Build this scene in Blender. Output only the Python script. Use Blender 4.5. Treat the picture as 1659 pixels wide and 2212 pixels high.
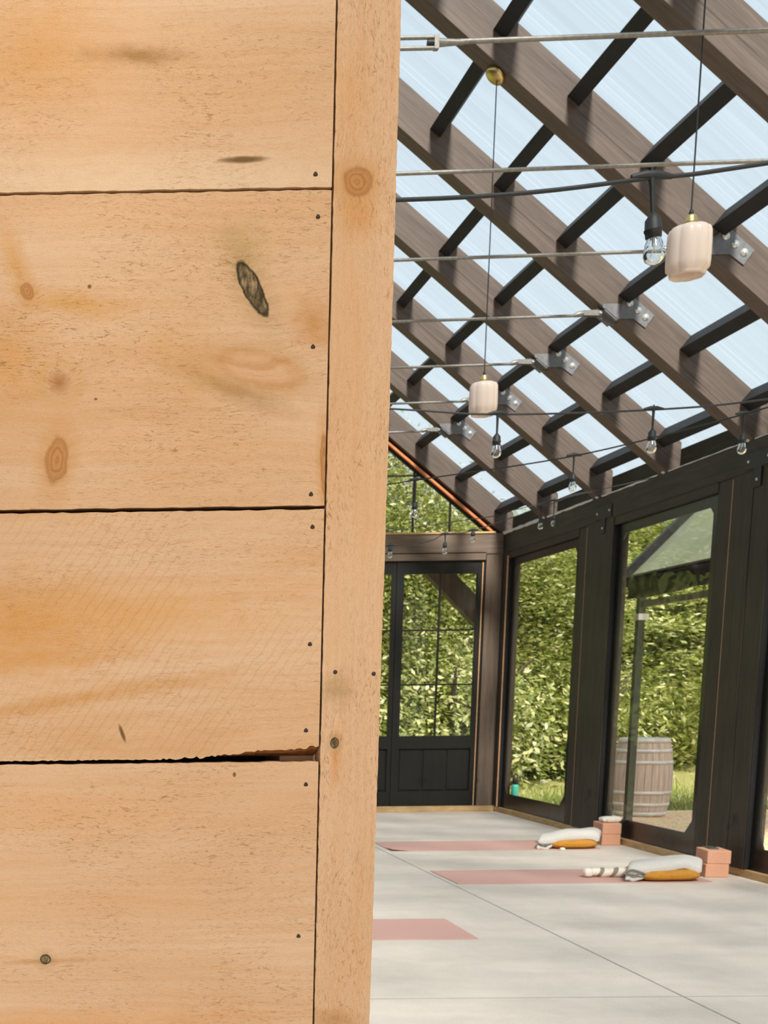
import bpy, math, random
import numpy as np
from mathutils import Vector, Matrix

for o in list(bpy.data.objects):
    bpy.data.objects.remove(o, do_unlink=True)
SC = bpy.context.scene
COL = SC.collection
rnd = random.Random(7)

# ------------------------------------------------------------------ camera
F_PX, P_X, P_Y = 2600.0, 110.63, 1915.76
ROWS = ((0.9998448, 0.0134572, -0.0113674), (-0.0091427, -0.1551576, -0.9878474), (-0.0150574, 0.9877981, -0.1550105))
cam = bpy.data.cameras.new('camera')
cam_o = bpy.data.objects.new('camera', cam)
COL.objects.link(cam_o)
r, d, f = (Vector(v) for v in ROWS)
m = Matrix((r, -d, -f)).transposed().to_4x4()
m.translation = Vector((0, 0, 1.3))
cam_o.matrix_world = m
cam.sensor_fit = 'VERTICAL'
cam.sensor_height = 36.0
cam.sensor_width = 27.0
cam.lens = F_PX / 2212.0 * 36.0
cam.shift_x = (829.5 - P_X) / 2212.0
cam.shift_y = (P_Y - 1106.0) / 2212.0
cam.clip_end = 300
cam.dof.use_dof = True
cam.dof.focus_distance = 1.3
cam.dof.aperture_fstop = 26.0
SC.camera = cam_o

# ------------------------------------------------------------------ sky, sun, exposure
SC.view_settings.view_transform = 'Standard'
SC.view_settings.look = 'None'
SC.view_settings.exposure = 0.0
SC.view_settings.gamma = 1.0
SC.view_settings.use_curve_mapping = False
W = bpy.data.worlds.new('sky')
SC.world = W
W.use_nodes = True
wn = W.node_tree.nodes
wl = W.node_tree.links
bg = wn['Background']
tc = wn.new('ShaderNodeTexCoord')
sx = wn.new('ShaderNodeSeparateXYZ')
wl.new(tc.outputs['Generated'], sx.inputs[0])
cr = wn.new('ShaderNodeValToRGB')
cr.color_ramp.elements[0].position = 0.0
cr.color_ramp.elements[0].color = (0.78, 0.82, 0.85, 1)
cr.color_ramp.elements[1].position = 0.8
cr.color_ramp.elements[1].color = (0.54, 0.67, 0.80, 1)
wl.new(sx.outputs['Z'], cr.inputs[0])
wl.new(cr.outputs[0], bg.inputs['Color'])
bg.inputs['Strength'].default_value = 0.88

sun = bpy.data.lights.new('sun', 'SUN')
sun.energy = 10.0
sun.angle = math.radians(11)
sun.color = (1.0, 0.94, 0.85)
sun_o = bpy.data.objects.new('sun', sun)
COL.objects.link(sun_o)
sun_o.location = (0, -10, 12)
sun_o.rotation_euler = Vector((0.0, 1.0, -1.0)).to_track_quat('-Z', 'Y').to_euler()

# ------------------------------------------------------------------ helpers
WL = {}

def thing(name, label, cat, loc=(0, 0, 0), group=None, kind=None):
    o = bpy.data.objects.new(name, None)
    COL.objects.link(o)
    o.empty_display_size = 0.1
    o.location = loc
    WL[o.name] = Vector(loc)
    tag(o, label, cat, group, kind)
    return o

def tag(o, label=None, cat=None, group=None, kind=None):
    if label: o['label'] = label
    if cat: o['category'] = cat
    if group: o['group'] = group
    if kind: o['kind'] = kind
    return o

class MB:
    def __init__(s):
        s.v = []; s.f = []; s.sm = []; s.mi = []; s.cur = 0
    def add(s, vs, fs, smooth=False):
        n = len(s.v)
        s.v += [tuple(v) for v in vs]
        for f_ in fs:
            s.f.append(tuple(i + n for i in f_)); s.sm.append(smooth); s.mi.append(s.cur)
        return s
    def box(s, x0, x1, y0, y1, z0, z1):
        return s.hexa([(x0, y0, z0), (x1, y0, z0), (x1, y1, z0), (x0, y1, z0), (x0, y0, z1), (x1, y0, z1), (x1, y1, z1), (x0, y1, z1)])
    def hexa(s, p):
        return s.add(p, [(0, 3, 2, 1), (4, 5, 6, 7), (0, 1, 5, 4), (1, 2, 6, 5), (2, 3, 7, 6), (3, 0, 4, 7)])
    def prism(s, poly, axis, a, b):
        """polygon in the two other axes (in axis order), extruded from a to b along axis"""
        def mk(p, t):
            q = list(p); q.insert(axis, t); return tuple(q)
        n = len(poly)
        vs = [mk(p, a) for p in poly] + [mk(p, b) for p in poly]
        fs = [tuple(range(n - 1, -1, -1)), tuple(range(n, 2 * n))]
        fs += [(i, (i + 1) % n, n + (i + 1) % n, n + i) for i in range(n)]
        return s.add(vs, fs)
    def ring(s, outer, inner, axis, a, b):
        """frame between two polygons of the same vertex count"""
        def mk(p, t):
            q = list(p); q.insert(axis, t); return tuple(q)
        n = len(outer)
        vs = [mk(p, a) for p in outer] + [mk(p, a) for p in inner] + [mk(p, b) for p in outer] + [mk(p, b) for p in inner]
        fs = []
        for i in range(n):
            j = (i + 1) % n
            fs += [(i, j, n + j, n + i), (2 * n + i, 3 * n + i, 3 * n + j, 2 * n + j), (i, 2 * n + i, 2 * n + j, j), (n + i, n + j, 3 * n + j, 3 * n + i)]
        return s.add(vs, fs)
    def tube(s, pts, rad, n=8, cap=True):
        pts = [Vector(p) for p in pts]
        rads = rad if isinstance(rad, (list, tuple)) else [rad] * len(pts)
        rings = []
        up = None
        for i, p in enumerate(pts):
            t = (pts[min(i + 1, len(pts) - 1)] - pts[max(i - 1, 0)]).normalized()
            if up is None:
                up = Vector((0, 0, 1)) if abs(t.z) < 0.9 else Vector((1, 0, 0))
            a = t.cross(up).normalized(); b = a.cross(t).normalized(); up = b
            rings.append([p + (a * math.cos(2 * math.pi * k / n) + b * math.sin(2 * math.pi * k / n)) * rads[i] for k in range(n)])
        vs = [v for rg in rings for v in rg]
        fs = []
        for i in range(len(pts) - 1):
            for k in range(n):
                fs.append((i * n + k, i * n + (k + 1) % n, (i + 1) * n + (k + 1) % n, (i + 1) * n + k))
        s.add(vs, fs, True)
        if cap:
            s.add(rings[0], [tuple(range(n - 1, -1, -1))]); s.add(rings[-1], [tuple(range(n))])
        return s
    def lathe(s, c, prof, n=24, shape=None, M=None):
        """prof: (radius, z); shape(theta) scales the radius; M optional 3x3 rotation"""
        vs = []; fs = []
        for (rr, z) in prof:
            for k in range(n):
                th = 2 * math.pi * k / n
                q = rr * (shape(th) if shape else 1.0)
                p = Vector((q * math.cos(th), q * math.sin(th), z))
                if M is not None: p = M @ p
                vs.append(p + Vector(c))
        for i in range(len(prof) - 1):
            for k in range(n):
                fs.append((i * n + k, i * n + (k + 1) % n, (i + 1) * n + (k + 1) % n, (i + 1) * n + k))
        if prof[0][0] > 1e-5: fs.append(tuple(range(n - 1, -1, -1)))
        if prof[-1][0] > 1e-5: fs.append(tuple((len(prof) - 1) * n + k for k in range(n)))
        return s.add(vs, fs, True)
    def build(s, name, mat, parent=None, bevel=0.0, subsurf=0):
        o_loc = WL.get(parent.name, Vector((0, 0, 0))) if parent else Vector((0, 0, 0))
        me = bpy.data.meshes.new(name)
        me.from_pydata([tuple(Vector(v) - o_loc) for v in s.v], [], s.f)
        mats = mat if isinstance(mat, (list, tuple)) else [mat]
        for mm in mats: me.materials.append(mm)
        me.polygons.foreach_set('use_smooth', s.sm)
        me.polygons.foreach_set('material_index', s.mi)
        me.update()
        o = bpy.data.objects.new(name, me)
        COL.objects.link(o)
        if parent: o.parent = parent
        WL[o.name] = o_loc
        if bevel:
            b = o.modifiers.new('bevel', 'BEVEL'); b.width = bevel; b.segments = 2; b.limit_method = 'ANGLE'
        if subsurf:
            b = o.modifiers.new('sub', 'SUBSURF'); b.levels = subsurf; b.render_levels = subsurf
        return o

def recalc(o):
    import bmesh
    bm = bmesh.new(); bm.from_mesh(o.data)
    bmesh.ops.recalc_face_normals(bm, faces=bm.faces)
    bm.to_mesh(o.data); bm.free()

# ------------------------------------------------------------------ material helpers
class NT:
    def __init__(s, name):
        s.m = bpy.data.materials.new(name); s.m.use_nodes = True
        s.t = s.m.node_tree; s.n = s.t.nodes
        s.b = s.n['Principled BSDF']; s.out = s.n['Material Output']
    def put(s, sock, v):
        if isinstance(v, bpy.types.NodeSocket): s.t.links.new(v, sock)
        elif v is not None:
            if sock.type == 'RGBA' and len(v) == 3: v = (*v, 1)
            sock.default_value = v
    def node(s, ty, **kw):
        nd = s.n.new(ty)
        for k, v in kw.items(): setattr(nd, k, v)
        return nd
    def math(s, op, a, b=None, c=None, clamp=False):
        nd = s.node('ShaderNodeMath', operation=op, use_clamp=clamp)
        for i, v in enumerate((a, b, c)):
            if v is not None: s.put(nd.inputs[i], v)
        return nd.outputs[0]
    def coord(s, out='Object'):
        return s.node('ShaderNodeTexCoord').outputs[out]
    def mapping(s, vec, scale=(1, 1, 1), loc=(0, 0, 0), rot=(0, 0, 0)):
        nd = s.node('ShaderNodeMapping')
        s.put(nd.inputs['Vector'], vec); nd.inputs['Scale'].default_value = scale
        nd.inputs['Location'].default_value = loc; nd.inputs['Rotation'].default_value = rot
        return nd.outputs[0]
    def noise(s, vec, scale=1.0, detail=3.0, rough=0.5, dist=0.0):
        nd = s.node('ShaderNodeTexNoise')
        s.put(nd.inputs['Vector'], vec); nd.inputs['Scale'].default_value = scale
        nd.inputs['Detail'].default_value = detail; nd.inputs['Roughness'].default_value = rough
        nd.inputs['Distortion'].default_value = dist
        return nd.outputs['Fac']
    def ramp(s, fac, stops, interp='LINEAR'):
        top = max(p for p, c in stops)
        if top > 1.0:
            fac = s.math('DIVIDE', fac, top); stops = [(p / top, c) for p, c in stops]
        nd = s.node('ShaderNodeValToRGB'); s.put(nd.inputs[0], fac)
        e = nd.color_ramp.elements
        nd.color_ramp.interpolation = interp
        while len(e) < len(stops): e.new(0.5)
        for k, (p, c) in enumerate(stops):
            e[k].position = p; e[k].color = (c, c, c, 1) if isinstance(c, (int, float)) else (*c, 1)
        return nd.outputs[0]
    def mix(s, fac, a, b, mode='MIX'):
        nd = s.node('ShaderNodeMix', data_type='RGBA', blend_type=mode)
        s.put(nd.inputs[0], fac); s.put(nd.inputs[6], a); s.put(nd.inputs[7], b)
        return nd.outputs[2]
    def sep(s, vec):
        nd = s.node('ShaderNodeSeparateXYZ'); s.put(nd.inputs[0], vec); return nd.outputs
    def comb(s, x=0., y=0., z=0.):
        nd = s.node('ShaderNodeCombineXYZ')
        for i, v in enumerate((x, y, z)): s.put(nd.inputs[i], v)
        return nd.outputs[0]
    def bump(s, h, strength=0.3, dist=0.01):
        nd = s.node('ShaderNodeBump'); s.put(nd.inputs['Height'], h)
        nd.inputs['Strength'].default_value = strength; nd.inputs['Distance'].default_value = dist
        return nd.outputs[0]
    def fin(s, color=None, rough=0.6, normal=None, metal=0.0, spec=None):
        s.put(s.b.inputs['Base Color'], color); s.put(s.b.inputs['Roughness'], rough)
        if normal is not None: s.put(s.b.inputs['Normal'], normal)
        s.b.inputs['Metallic'].default_value = metal
        if spec is not None: s.b.inputs['Specular IOR Level'].default_value = spec
        return s.m

def srgb(r, g, b):
    def f(c):
        c /= 255.0
        return c / 12.92 if c <= 0.04045 else ((c + 0.055) / 1.055) ** 2.4
    return (f(r), f(g), f(b))

def plain(name, col, rough=0.6, metal=0.0, nscale=30, namt=0.15, bump=0.0, spec=None):
    t = NT(name)
    n = t.noise(t.coord(), nscale, 3)
    lo = tuple(c * (1 - namt) for c in col); hi = tuple(min(1, c * (1 + namt)) for c in col)
    c = t.ramp(n, [(0.3, lo), (0.7, hi)])
    return t.fin(c, rough, t.bump(n, bump, 0.01) if bump else None, metal, spec)

# sawn pine seen close up: grain along X or Z, knots and stains placed where they are on each board
PINE_LIGHT = srgb(201, 166, 136); PINE_MID = srgb(193, 151, 114); PINE_OCHRE = srgb(181, 130, 80); PINE_FIBRE = srgb(131, 88, 42)

def pine(name, axis, seed, knots=(), stains=(), ochre=0.45, fibre=0.55, saw=0.0):
    t = NT(name)
    co = t.coord()
    X, Y, Z = t.sep(co)
    if axis == 'X': L, Cc = X, Z
    else: L, Cc = Z, X
    so = seed * 3.71
    base = t.comb(L, Cc, so)
    # the grain bends around each knot
    bend = t.math('MULTIPLY', t.math('SUBTRACT', t.noise(t.mapping(base, (7, 16, 1)), 1, 2), 0.5), 0.018)
    fields = []
    for k in knots:
        (kx, kz, rx, rz, ang, style) = k
        dx = t.math('SUBTRACT', X, kx); dz = t.math('SUBTRACT', Z, kz)
        ca, sa = math.cos(ang), math.sin(ang)
        u = t.math('DIVIDE', t.math('ADD', t.math('MULTIPLY', dx, ca), t.math('MULTIPLY', dz, sa)), rx)
        v = t.math('DIVIDE', t.math('SUBTRACT', t.math('MULTIPLY', dz, ca), t.math('MULTIPLY', dx, sa)), rz)
        dd = t.math('SQRT', t.math('ADD', t.math('MULTIPLY', u, u), t.math('MULTIPLY', v, v)))
        wob = t.math('MULTIPLY', t.math('SUBTRACT', t.noise(t.mapping(co, (90, 1, 90), (seed, 0, 0)), 1, 3), 0.5), 0.55)
        dd = t.math('ADD', dd, wob)
        fields.append((dd, style))
        push = t.math('MULTIPLY', t.math('DIVIDE', 1.0, t.math('ADD', 1.0, t.math('MULTIPLY', dd, dd))), 0.012)
        bend = t.math('ADD', bend, push)
    Cb = t.math('ADD', Cc, bend)
    gv = t.comb(L, Cb, so)
    broad = t.noise(t.mapping(gv, (1.8, 14, 1)), 1, 3)
    lines = t.noise(t.mapping(gv, (6, 210, 1)), 1, 3, 0.6)
    col = t.mix(t.ramp(broad, [(0.35, 0.0), (0.72, 1.0)]), PINE_LIGHT, PINE_MID)
    och = t.noise(t.mapping(gv, (3.0, 11, 1), (5.3, 1.7, 0)), 1, 3, 0.6)
    col = t.mix(t.math('MULTIPLY', t.ramp(och, [(0.50, 0.0), (0.70, 1.0)]), ochre), col, PINE_OCHRE)
    col = t.mix(t.math('MULTIPLY', t.ramp(lines, [(0.42, 0.0), (0.68, 1.0)]), 0.28), col, PINE_OCHRE)
    for (sx_, sz_, rx, rz, ang, scol, amt) in stains:
        dx = t.math('SUBTRACT', X, sx_); dz = t.math('SUBTRACT', Z, sz_)
        ca, sa = math.cos(ang), math.sin(ang)
        u = t.math('DIVIDE', t.math('ADD', t.math('MULTIPLY', dx, ca), t.math('MULTIPLY', dz, sa)), rx)
        v = t.math('DIVIDE', t.math('SUBTRACT', t.math('MULTIPLY', dz, ca), t.math('MULTIPLY', dx, sa)), rz)
        dd = t.math('SQRT', t.math('ADD', t.math('MULTIPLY', u, u), t.math('MULTIPLY', v, v)))
        dd = t.math('ADD', dd, t.math('MULTIPLY', t.math('SUBTRACT', t.noise(t.mapping(co, (50, 1, 90), (sx_ * 9, 0, 0)), 1, 5, 0.72), 0.5), 1.7))
        col = t.mix(t.math('MULTIPLY', t.ramp(dd, [(0.1, 1.0), (0.7, 0.45), (1.3, 0.0)]), amt), col, scol)
    # torn fibres: short dark dashes, dense in patches
    wob_ = t.math('MULTIPLY', t.math('SUBTRACT', t.noise(t.mapping(base, (34, 60, 1), (1, 4, 0)), 1, 2), 0.5), 0.010 if axis == 'Z' else 0.006)
    gf = t.comb(L, t.math('ADD', Cb, wob_), so)
    fib = t.noise(t.mapping(gf, (46, 330, 1), (0, 0, 2.2)), 1, 1.5, 0.5, 0.5)
    iso = t.math('ABSOLUTE', t.math('SUBTRACT', fib, 0.5))
    brk = t.noise(t.mapping(base, (150, 260, 1), (2, 5, 1)), 1, 2, 0.5)
    fib2 = t.noise(t.mapping(gf, (190, 1350, 1), (7, 3, 1.2)), 1, 2, 0.6, 0.3)
    patch = t.noise(t.mapping(base, (9, 15, 1), (3, 9, 0)), 1, 4, 0.6)
    pm = t.ramp(patch, [(0.38, 0.06), (0.64, 1.0)])
    fm = t.math('MULTIPLY', t.math('MULTIPLY', t.ramp(iso, [(0.008, 1.0), (0.024, 0.0)]), t.ramp(brk, [(0.47, 0.0), (0.56, 1.0)])), pm)
    fm2 = t.math('MULTIPLY', t.ramp(fib2, [(0.55, 0.0), (0.70, 1.0)]), t.math('ADD', 0.35, t.math('MULTIPLY', pm, 0.65)))
    col = t.mix(t.math('MULTIPLY', fm, fibre), col, PINE_FIBRE)
    col = t.mix(t.math('MULTIPLY', fm2, fibre * 0.6), col, PINE_FIBRE)
    fine = t.noise(t.mapping(co, (800, 800, 800)), 1, 2)
    col = t.mix(0.16, col, t.ramp(fine, [(0.3, PINE_FIBRE), (0.7, PINE_LIGHT)]))
    h = t.math('SUBTRACT', t.math('MULTIPLY', lines, 0.4), t.math('ADD', t.math('MULTIPLY', fm, 0.9), t.math('MULTIPLY', fm2, 0.4)))
    if saw:
        wv = t.node('ShaderNodeTexWave', wave_type='BANDS', bands_direction='X')
        wv.inputs['Scale'].default_value = 38; wv.inputs['Distortion'].default_value = 3.2; wv.inputs['Detail'].default_value = 2
        t.put(wv.inputs['Vector'], t.mapping(t.comb(X, Z, 0.), (1, 1, 1), (0, 0, 0), (0, 0, math.radians(36))))
        sm = t.math('MULTIPLY', t.ramp(wv.outputs['Fac'], [(0.86, 0.0), (1.0, 1.0)]), t.ramp(t.noise(t.mapping(co, (9, 1, 9)), 1, 2), [(0.4, 0.0), (0.6, 1.0)]))
        col = t.mix(t.math('MULTIPLY', sm, saw), col, PINE_FIBRE)
        h = t.math('SUBTRACT', h, t.math('MULTIPLY', sm, 0.4))
    for dd, style in fields:
        if style == 'dark':
            kc = t.ramp(t.noise(t.mapping(co, (260, 1, 90), (0, 0, 0), (0, 0.5, 0)), 1, 4, 0.7), [(0.36, srgb(56, 45, 30)), (0.52, srgb(104, 85, 60)), (0.66, srgb(156, 125, 91))])
            halo = t.mix(t.math('MULTIPLY', t.ramp(dd, [(0.3, 1.0), (1.0, 0.35), (2.6, 0.0)]), t.ramp(lines, [(0.35, 0.35), (0.6, 1.0)])), col, srgb(129, 104, 56))
            rim = t.ramp(dd, [(0.72, 0.0), (0.9, 1.0), (1.05, 0.0)])
            kc = t.mix(rim, kc, srgb(53, 41, 25))
            col = t.mix(t.ramp(dd, [(0.95, 1.0), (1.08, 0.0)]), halo, kc)
            h = t.math('SUBTRACT', h, t.ramp(dd, [(0.7, 1.0), (1.1, 0.0)]))
        elif style == 'ring':
            ringw = t.math('SINE', t.math('MULTIPLY', dd, 16.0))
            kc = t.mix(t.ramp(ringw, [(0.0, 0.15), (1.0, 0.8)]), srgb(171, 118, 72), srgb(138, 85, 39))
            col = t.mix(t.math('MULTIPLY', t.ramp(dd, [(0.5, 0.75), (1.0, 0.6), (2.3, 0.0)]), t.ramp(lines, [(0.3, 0.5), (0.65, 1.0)])), col, srgb(176, 123, 65))
            kc = t.mix(t.ramp(dd, [(0.60, 0.0), (0.90, 0.4), (1.05, 0.0)]), kc, srgb(109, 65, 27))
            col = t.mix(t.ramp(dd, [(0.2, 0.75), (0.75, 0.85), (1.15, 0.0)]), col, kc)
        elif style == 'soft':
            col = t.mix(t.ramp(dd, [(0.0, 0.85), (0.45, 0.6), (1.0, 0.10), (1.5, 0.0)]), col, srgb(147, 91, 39))
            col = t.mix(t.ramp(dd, [(1.0, 0.0), (1.5, 0.35), (2.3, 0.0)]), col, srgb(176, 131, 72))
        elif style == 'burl':
            kc = t.mix(t.ramp(lines, [(0.35, 0.0), (0.65, 1.0)]), srgb(188, 139, 96), srgb(164, 109, 60))
            col = t.mix(t.ramp(dd, [(0.6, 0.0), (0.95, 0.45), (1.25, 0.25), (2.0, 0.0)]), col, srgb(161, 113, 56))
            col = t.mix(t.ramp(dd, [(0.3, 0.5), (0.9, 0.42), (1.25, 0.0)]), col, kc)
        elif style == 'pin':
            col = t.mix(t.ramp(dd, [(0.6, 0.95), (1.0, 0.75), (1.6, 0.0)]), col, srgb(100, 72, 35))
    return t.fin(col, 0.85, t.bump(h, 0.35, 0.0015), 0, 0.2)

# dark stained timber, grain along a world axis
def stained(name, scale, lo, hi, rough=0.6):
    t = NT(name)
    co = t.coord()
    g = t.noise(t.mapping(co, scale), 1, 4, 0.6, 0.8)
    b = t.noise(co, 2.5, 3)
    kn = t.noise(t.mapping(co, (5, 5, 5), (3, 1, 7)), 1, 2)
    c = t.ramp(g, [(0.3, lo), (0.7, hi)])
    c = t.mix(t.math('MULTIPLY', t.ramp(b, [(0.35, 0.0), (0.7, 1.0)]), 0.35), c, tuple(x * 0.6 for x in lo))
    c = t.mix(t.ramp(kn, [(0.72, 0.0), (0.78, 0.7)]), c, tuple(x * 0.5 for x in lo))
    return t.fin(c, rough, t.bump(g, 0.15, 0.004), 0, 0.3)

M = {}
STAIN_LO, STAIN_HI = (0.125, 0.088, 0.064), (0.20, 0.148, 0.112)
t_ = math.atan(0.81)
def raft_mat():
    t = NT('stained rafter')
    co = t.mapping(t.coord(), (1, 1, 1), (0, 0, 0), (0, -t_, 0))
    oi = t.node('ShaderNodeObjectInfo')
    co = t.mapping(co, (1, 1, 1))
    g = t.noise(t.mapping(co, (2.2, 30, 42)), 1, 4, 0.6, 1.2)
    crack = t.noise(t.mapping(co, (1.1, 8, 55), (4, 2, 1)), 1, 2, 0.5)
    c = t.ramp(g, [(0.3, (0.086, 0.059, 0.046)), (0.7, (0.142, 0.104, 0.084))])
    c = t.mix(t.math('MULTIPLY', t.ramp(crack, [(0.66, 0.0), (0.69, 1.0)]), 0.6), c, (0.03, 0.02, 0.015))
    return t.fin(c, 0.55, t.bump(g, 0.12, 0.004), 0, 0.35)
M['rafter'] = raft_mat()
M['stain_shade_y'] = stained('shaded stained timber along', (30, 2.2, 30), (0.040, 0.034, 0.023), (0.068, 0.057, 0.040))  # same stain as the lit timber, darkened for the shaded right wall
M['stain_shade_z'] = stained('shaded stained timber upright', (30, 30, 2.0), (0.040, 0.033, 0.022), (0.070, 0.056, 0.039))  # upright copy of that stain, shade put into the colour
M['stain_x'] = stained('stained timber across', (2.0, 30, 30), STAIN_LO, STAIN_HI)
M['stain_post'] = stained('stained corner post', (30, 30, 2.0), STAIN_LO, STAIN_HI)
M['purlin'] = plain('black purlin', (0.010, 0.0095, 0.010), 0.7, 0, 18, 0.3)
M['door'] = stained('black door paint', (30, 30, 3), (0.009, 0.009, 0.007), (0.015, 0.014, 0.011), 0.5)
M['vinyl'] = plain('black vinyl', (0.013, 0.012, 0.010), 0.28, 0, 12, 0.2, 0.15)
M['black'] = plain('black metal', (0.012, 0.012, 0.012), 0.5, 0, 60, 0.3)
M['steel'] = plain('grey steel', (0.24, 0.225, 0.205), 0.5, 0.7, 60, 0.18)
M['plate'] = plain('plate steel', (0.19, 0.185, 0.19), 0.55, 0.5, 25, 0.2)
M['bolt'] = plain('zinc bolt', (0.78, 0.77, 0.74), 0.35, 0.6, 60, 0.1)
M['brass'] = plain('brass', (0.72, 0.53, 0.22), 0.32, 1.0, 60, 0.12)
M['rubber'] = plain('black rubber', (0.016, 0.017, 0.018), 0.55, 0, 80, 0.2)
M['sill'] = stained('pale sill timber', (6, 6, 30), srgb(176, 142, 98), srgb(214, 180, 132), 0.7)
M['raw'] = plain('raw wood and lit edge', srgb(206, 158, 118), 0.7, 0, 40, 0.15)  # bare studs, and the light on the post edges as colour
M['orange'] = plain('orange lit timber bead', srgb(200, 120, 70), 0.6, 0, 30, 0.15)  # orange light on the rake trim put into the bead colour
M['caulk'] = plain('white caulk', (0.75, 0.72, 0.66), 0.6, 0, 90, 0.1, 0.2)
M['nail'] = plain('nail hole', (0.030, 0.016, 0.008), 0.8, 0, 300, 0.3)
M['cork'] = plain('peach foam block', srgb(222, 164, 132), 0.85, 0, 240, 0.10, 0.1)
M['mat'] = plain('dusty pink mat', srgb(200, 156, 144), 0.85, 0, 160, 0.06, 0.08)
M['mustard'] = plain('mustard cotton', srgb(190, 130, 44), 0.9, 0, 35, 0.10, 0.15)
M['blanket'] = plain('off white felt', srgb(204, 197, 189), 0.95, 0, 120, 0.07, 0.25)
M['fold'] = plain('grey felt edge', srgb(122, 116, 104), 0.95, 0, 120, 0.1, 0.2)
M['tissue'] = plain('white cloth', srgb(236, 226, 212), 0.9, 0, 60, 0.05)
M['teal'] = plain('turquoise bottle', srgb(70, 178, 158), 0.35, 0, 10, 0.05)
M['leafdark'] = None

def glass_mat(name, tint=(0.96, 0.98, 0.97), haze=0.0, refl=1.0, wav=0.0):
    t = NT(name)
    tr = t.node('ShaderNodeBsdfTransparent'); tr.inputs[0].default_value = (*tint, 1)
    gl = t.node('ShaderNodeBsdfGlossy'); gl.inputs['Roughness'].default_value = 0.03
    lw = t.node('ShaderNodeFresnel'); lw.inputs[0].default_value = 1.45
    if wav:
        nrm = t.bump(t.noise(t.mapping(t.coord(), (1, 2.2, 5)), 1, 2), wav, 0.05)
        t.put(gl.inputs['Normal'], nrm)
    m1 = t.node('ShaderNodeMixShader')
    t.put(m1.inputs[0], t.math('MULTIPLY', lw.outputs[0], refl)); t.put(m1.inputs[1], tr.outputs[0]); t.put(m1.inputs[2], gl.outputs[0])
    last = m1.outputs[0]
    if haze:
        df = t.node('ShaderNodeBsdfDiffuse'); df.inputs[0].default_value = (0.75, 0.76, 0.72, 1)
        m2 = t.node('ShaderNodeMixShader'); m2.inputs[0].default_value = haze
        t.put(m2.inputs[1], last); t.put(m2.inputs[2], df.outputs[0]); last = m2.outputs[0]
    t.t.links.new(last, t.out.inputs['Surface'])
    return t.m
M['glass'] = glass_mat('window glass', (0.985, 0.99, 0.985), 0.0, 0.5)
M['clear'] = glass_mat('clear vinyl sheet', (0.98, 0.985, 0.975), 0.002, 0.08, 0.4)
M['bulb'] = glass_mat('bulb glass', (0.90, 0.91, 0.90), 0.03, 2.0)

def roof_mat():
    t = NT('translucent ribbed roof sheet')
    X, Y, Z = t.sep(t.coord('Object'))
    n1 = t.noise(t.comb(t.math('MULTIPLY', X, 0.15), t.math('MULTIPLY', Y, 48.0), 0.), 1, 3, 0.7)
    n2 = t.noise(t.comb(t.math('MULTIPLY', X, 0.6), t.math('MULTIPLY', Y, 5.0), 4.), 1, 2)
    seam = t.math('FRACT', t.math('DIVIDE', t.math('ADD', Y, 0.35), 1.2))
    s1 = t.ramp(seam, [(0.40, 0.0), (0.41, 1.0), (0.42, 0.1), (0.455, 0.1), (0.465, 0.9), (0.475, 0.0)])
    fac = t.math('ADD', t.math('MULTIPLY', t.ramp(n1, [(0.40, 0.0), (0.72, 1.0)]), 0.09), t.math('MULTIPLY', t.ramp(n2, [(0.35, 0.0), (0.7, 1.0)]), 0.04))
    fac = t.math('ADD', fac, t.math('MULTIPLY', s1, 0.15))
    fac = t.math('ADD', fac, 0.10, clamp=True)
    tr = t.node('ShaderNodeBsdfTransparent'); tr.inputs[0].default_value = (0.95, 0.975, 0.985, 1)
    tl = t.node('ShaderNodeBsdfTranslucent'); tl.inputs[0].default_value = (0.50, 0.585, 0.65, 1)
    mx = t.node('ShaderNodeMixShader')
    t.put(mx.inputs[0], fac); t.put(mx.inputs[1], tr.outputs[0]); t.put(mx.inputs[2], tl.outputs[0])
    t.t.links.new(mx.outputs[0], t.out.inputs['Surface'])
    return t.m
M['roof'] = roof_mat()

def concrete():
    t = NT('sealed concrete')
    co = t.coord()
    n1 = t.noise(t.mapping(co, (0.45, 1.6, 1)), 1, 5, 0.6)
    n2 = t.noise(co, 9, 4, 0.6)
    n3 = t.noise(co, 120, 2)
    c = t.ramp(n1, [(0.30, srgb(200, 186, 173)), (0.50, srgb(216, 202, 188)), (0.70, srgb(227, 213, 198))])
    c = t.mix(0.18, c, t.ramp(n2, [(0.35, srgb(190, 176, 162)), (0.65, srgb(231, 217, 202))]))
    c = t.mix(0.07, c, t.ramp(n3, [(0.4, (0.2, 0.19, 0.17)), (0.6, (0.9, 0.9, 0.88))]))
    return t.fin(c, t.ramp(n1, [(0.3, 0.42), (0.7, 0.6)]), t.bump(n2, 0.05, 0.003), 0, 0.35)
M['concrete'] = concrete()
M['joint'] = plain('joint line', srgb(150, 146, 138), 0.8, 0, 20, 0.15)  # plain grey of the saw joint

def lawn_mat():
    t = NT('mown grass')
    co = t.coord()
    n1 = t.noise(co, 0.7, 4, 0.6); n2 = t.noise(t.mapping(co, (14, 5, 1)), 1, 4, 0.7)
    c = t.ramp(n1, [(0.35, srgb(133, 134, 71)), (0.6, srgb(160, 153, 97)), (0.8, srgb(178, 166, 113))])
    c = t.mix(0.45, c, t.ramp(n2, [(0.3, srgb(95, 103, 45)), (0.7, srgb(187, 178, 128))]))
    return t.fin(c, 0.9, t.bump(n2, 0.8, 0.05), 0, 0.1)
M['lawn'] = lawn_mat()

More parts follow.
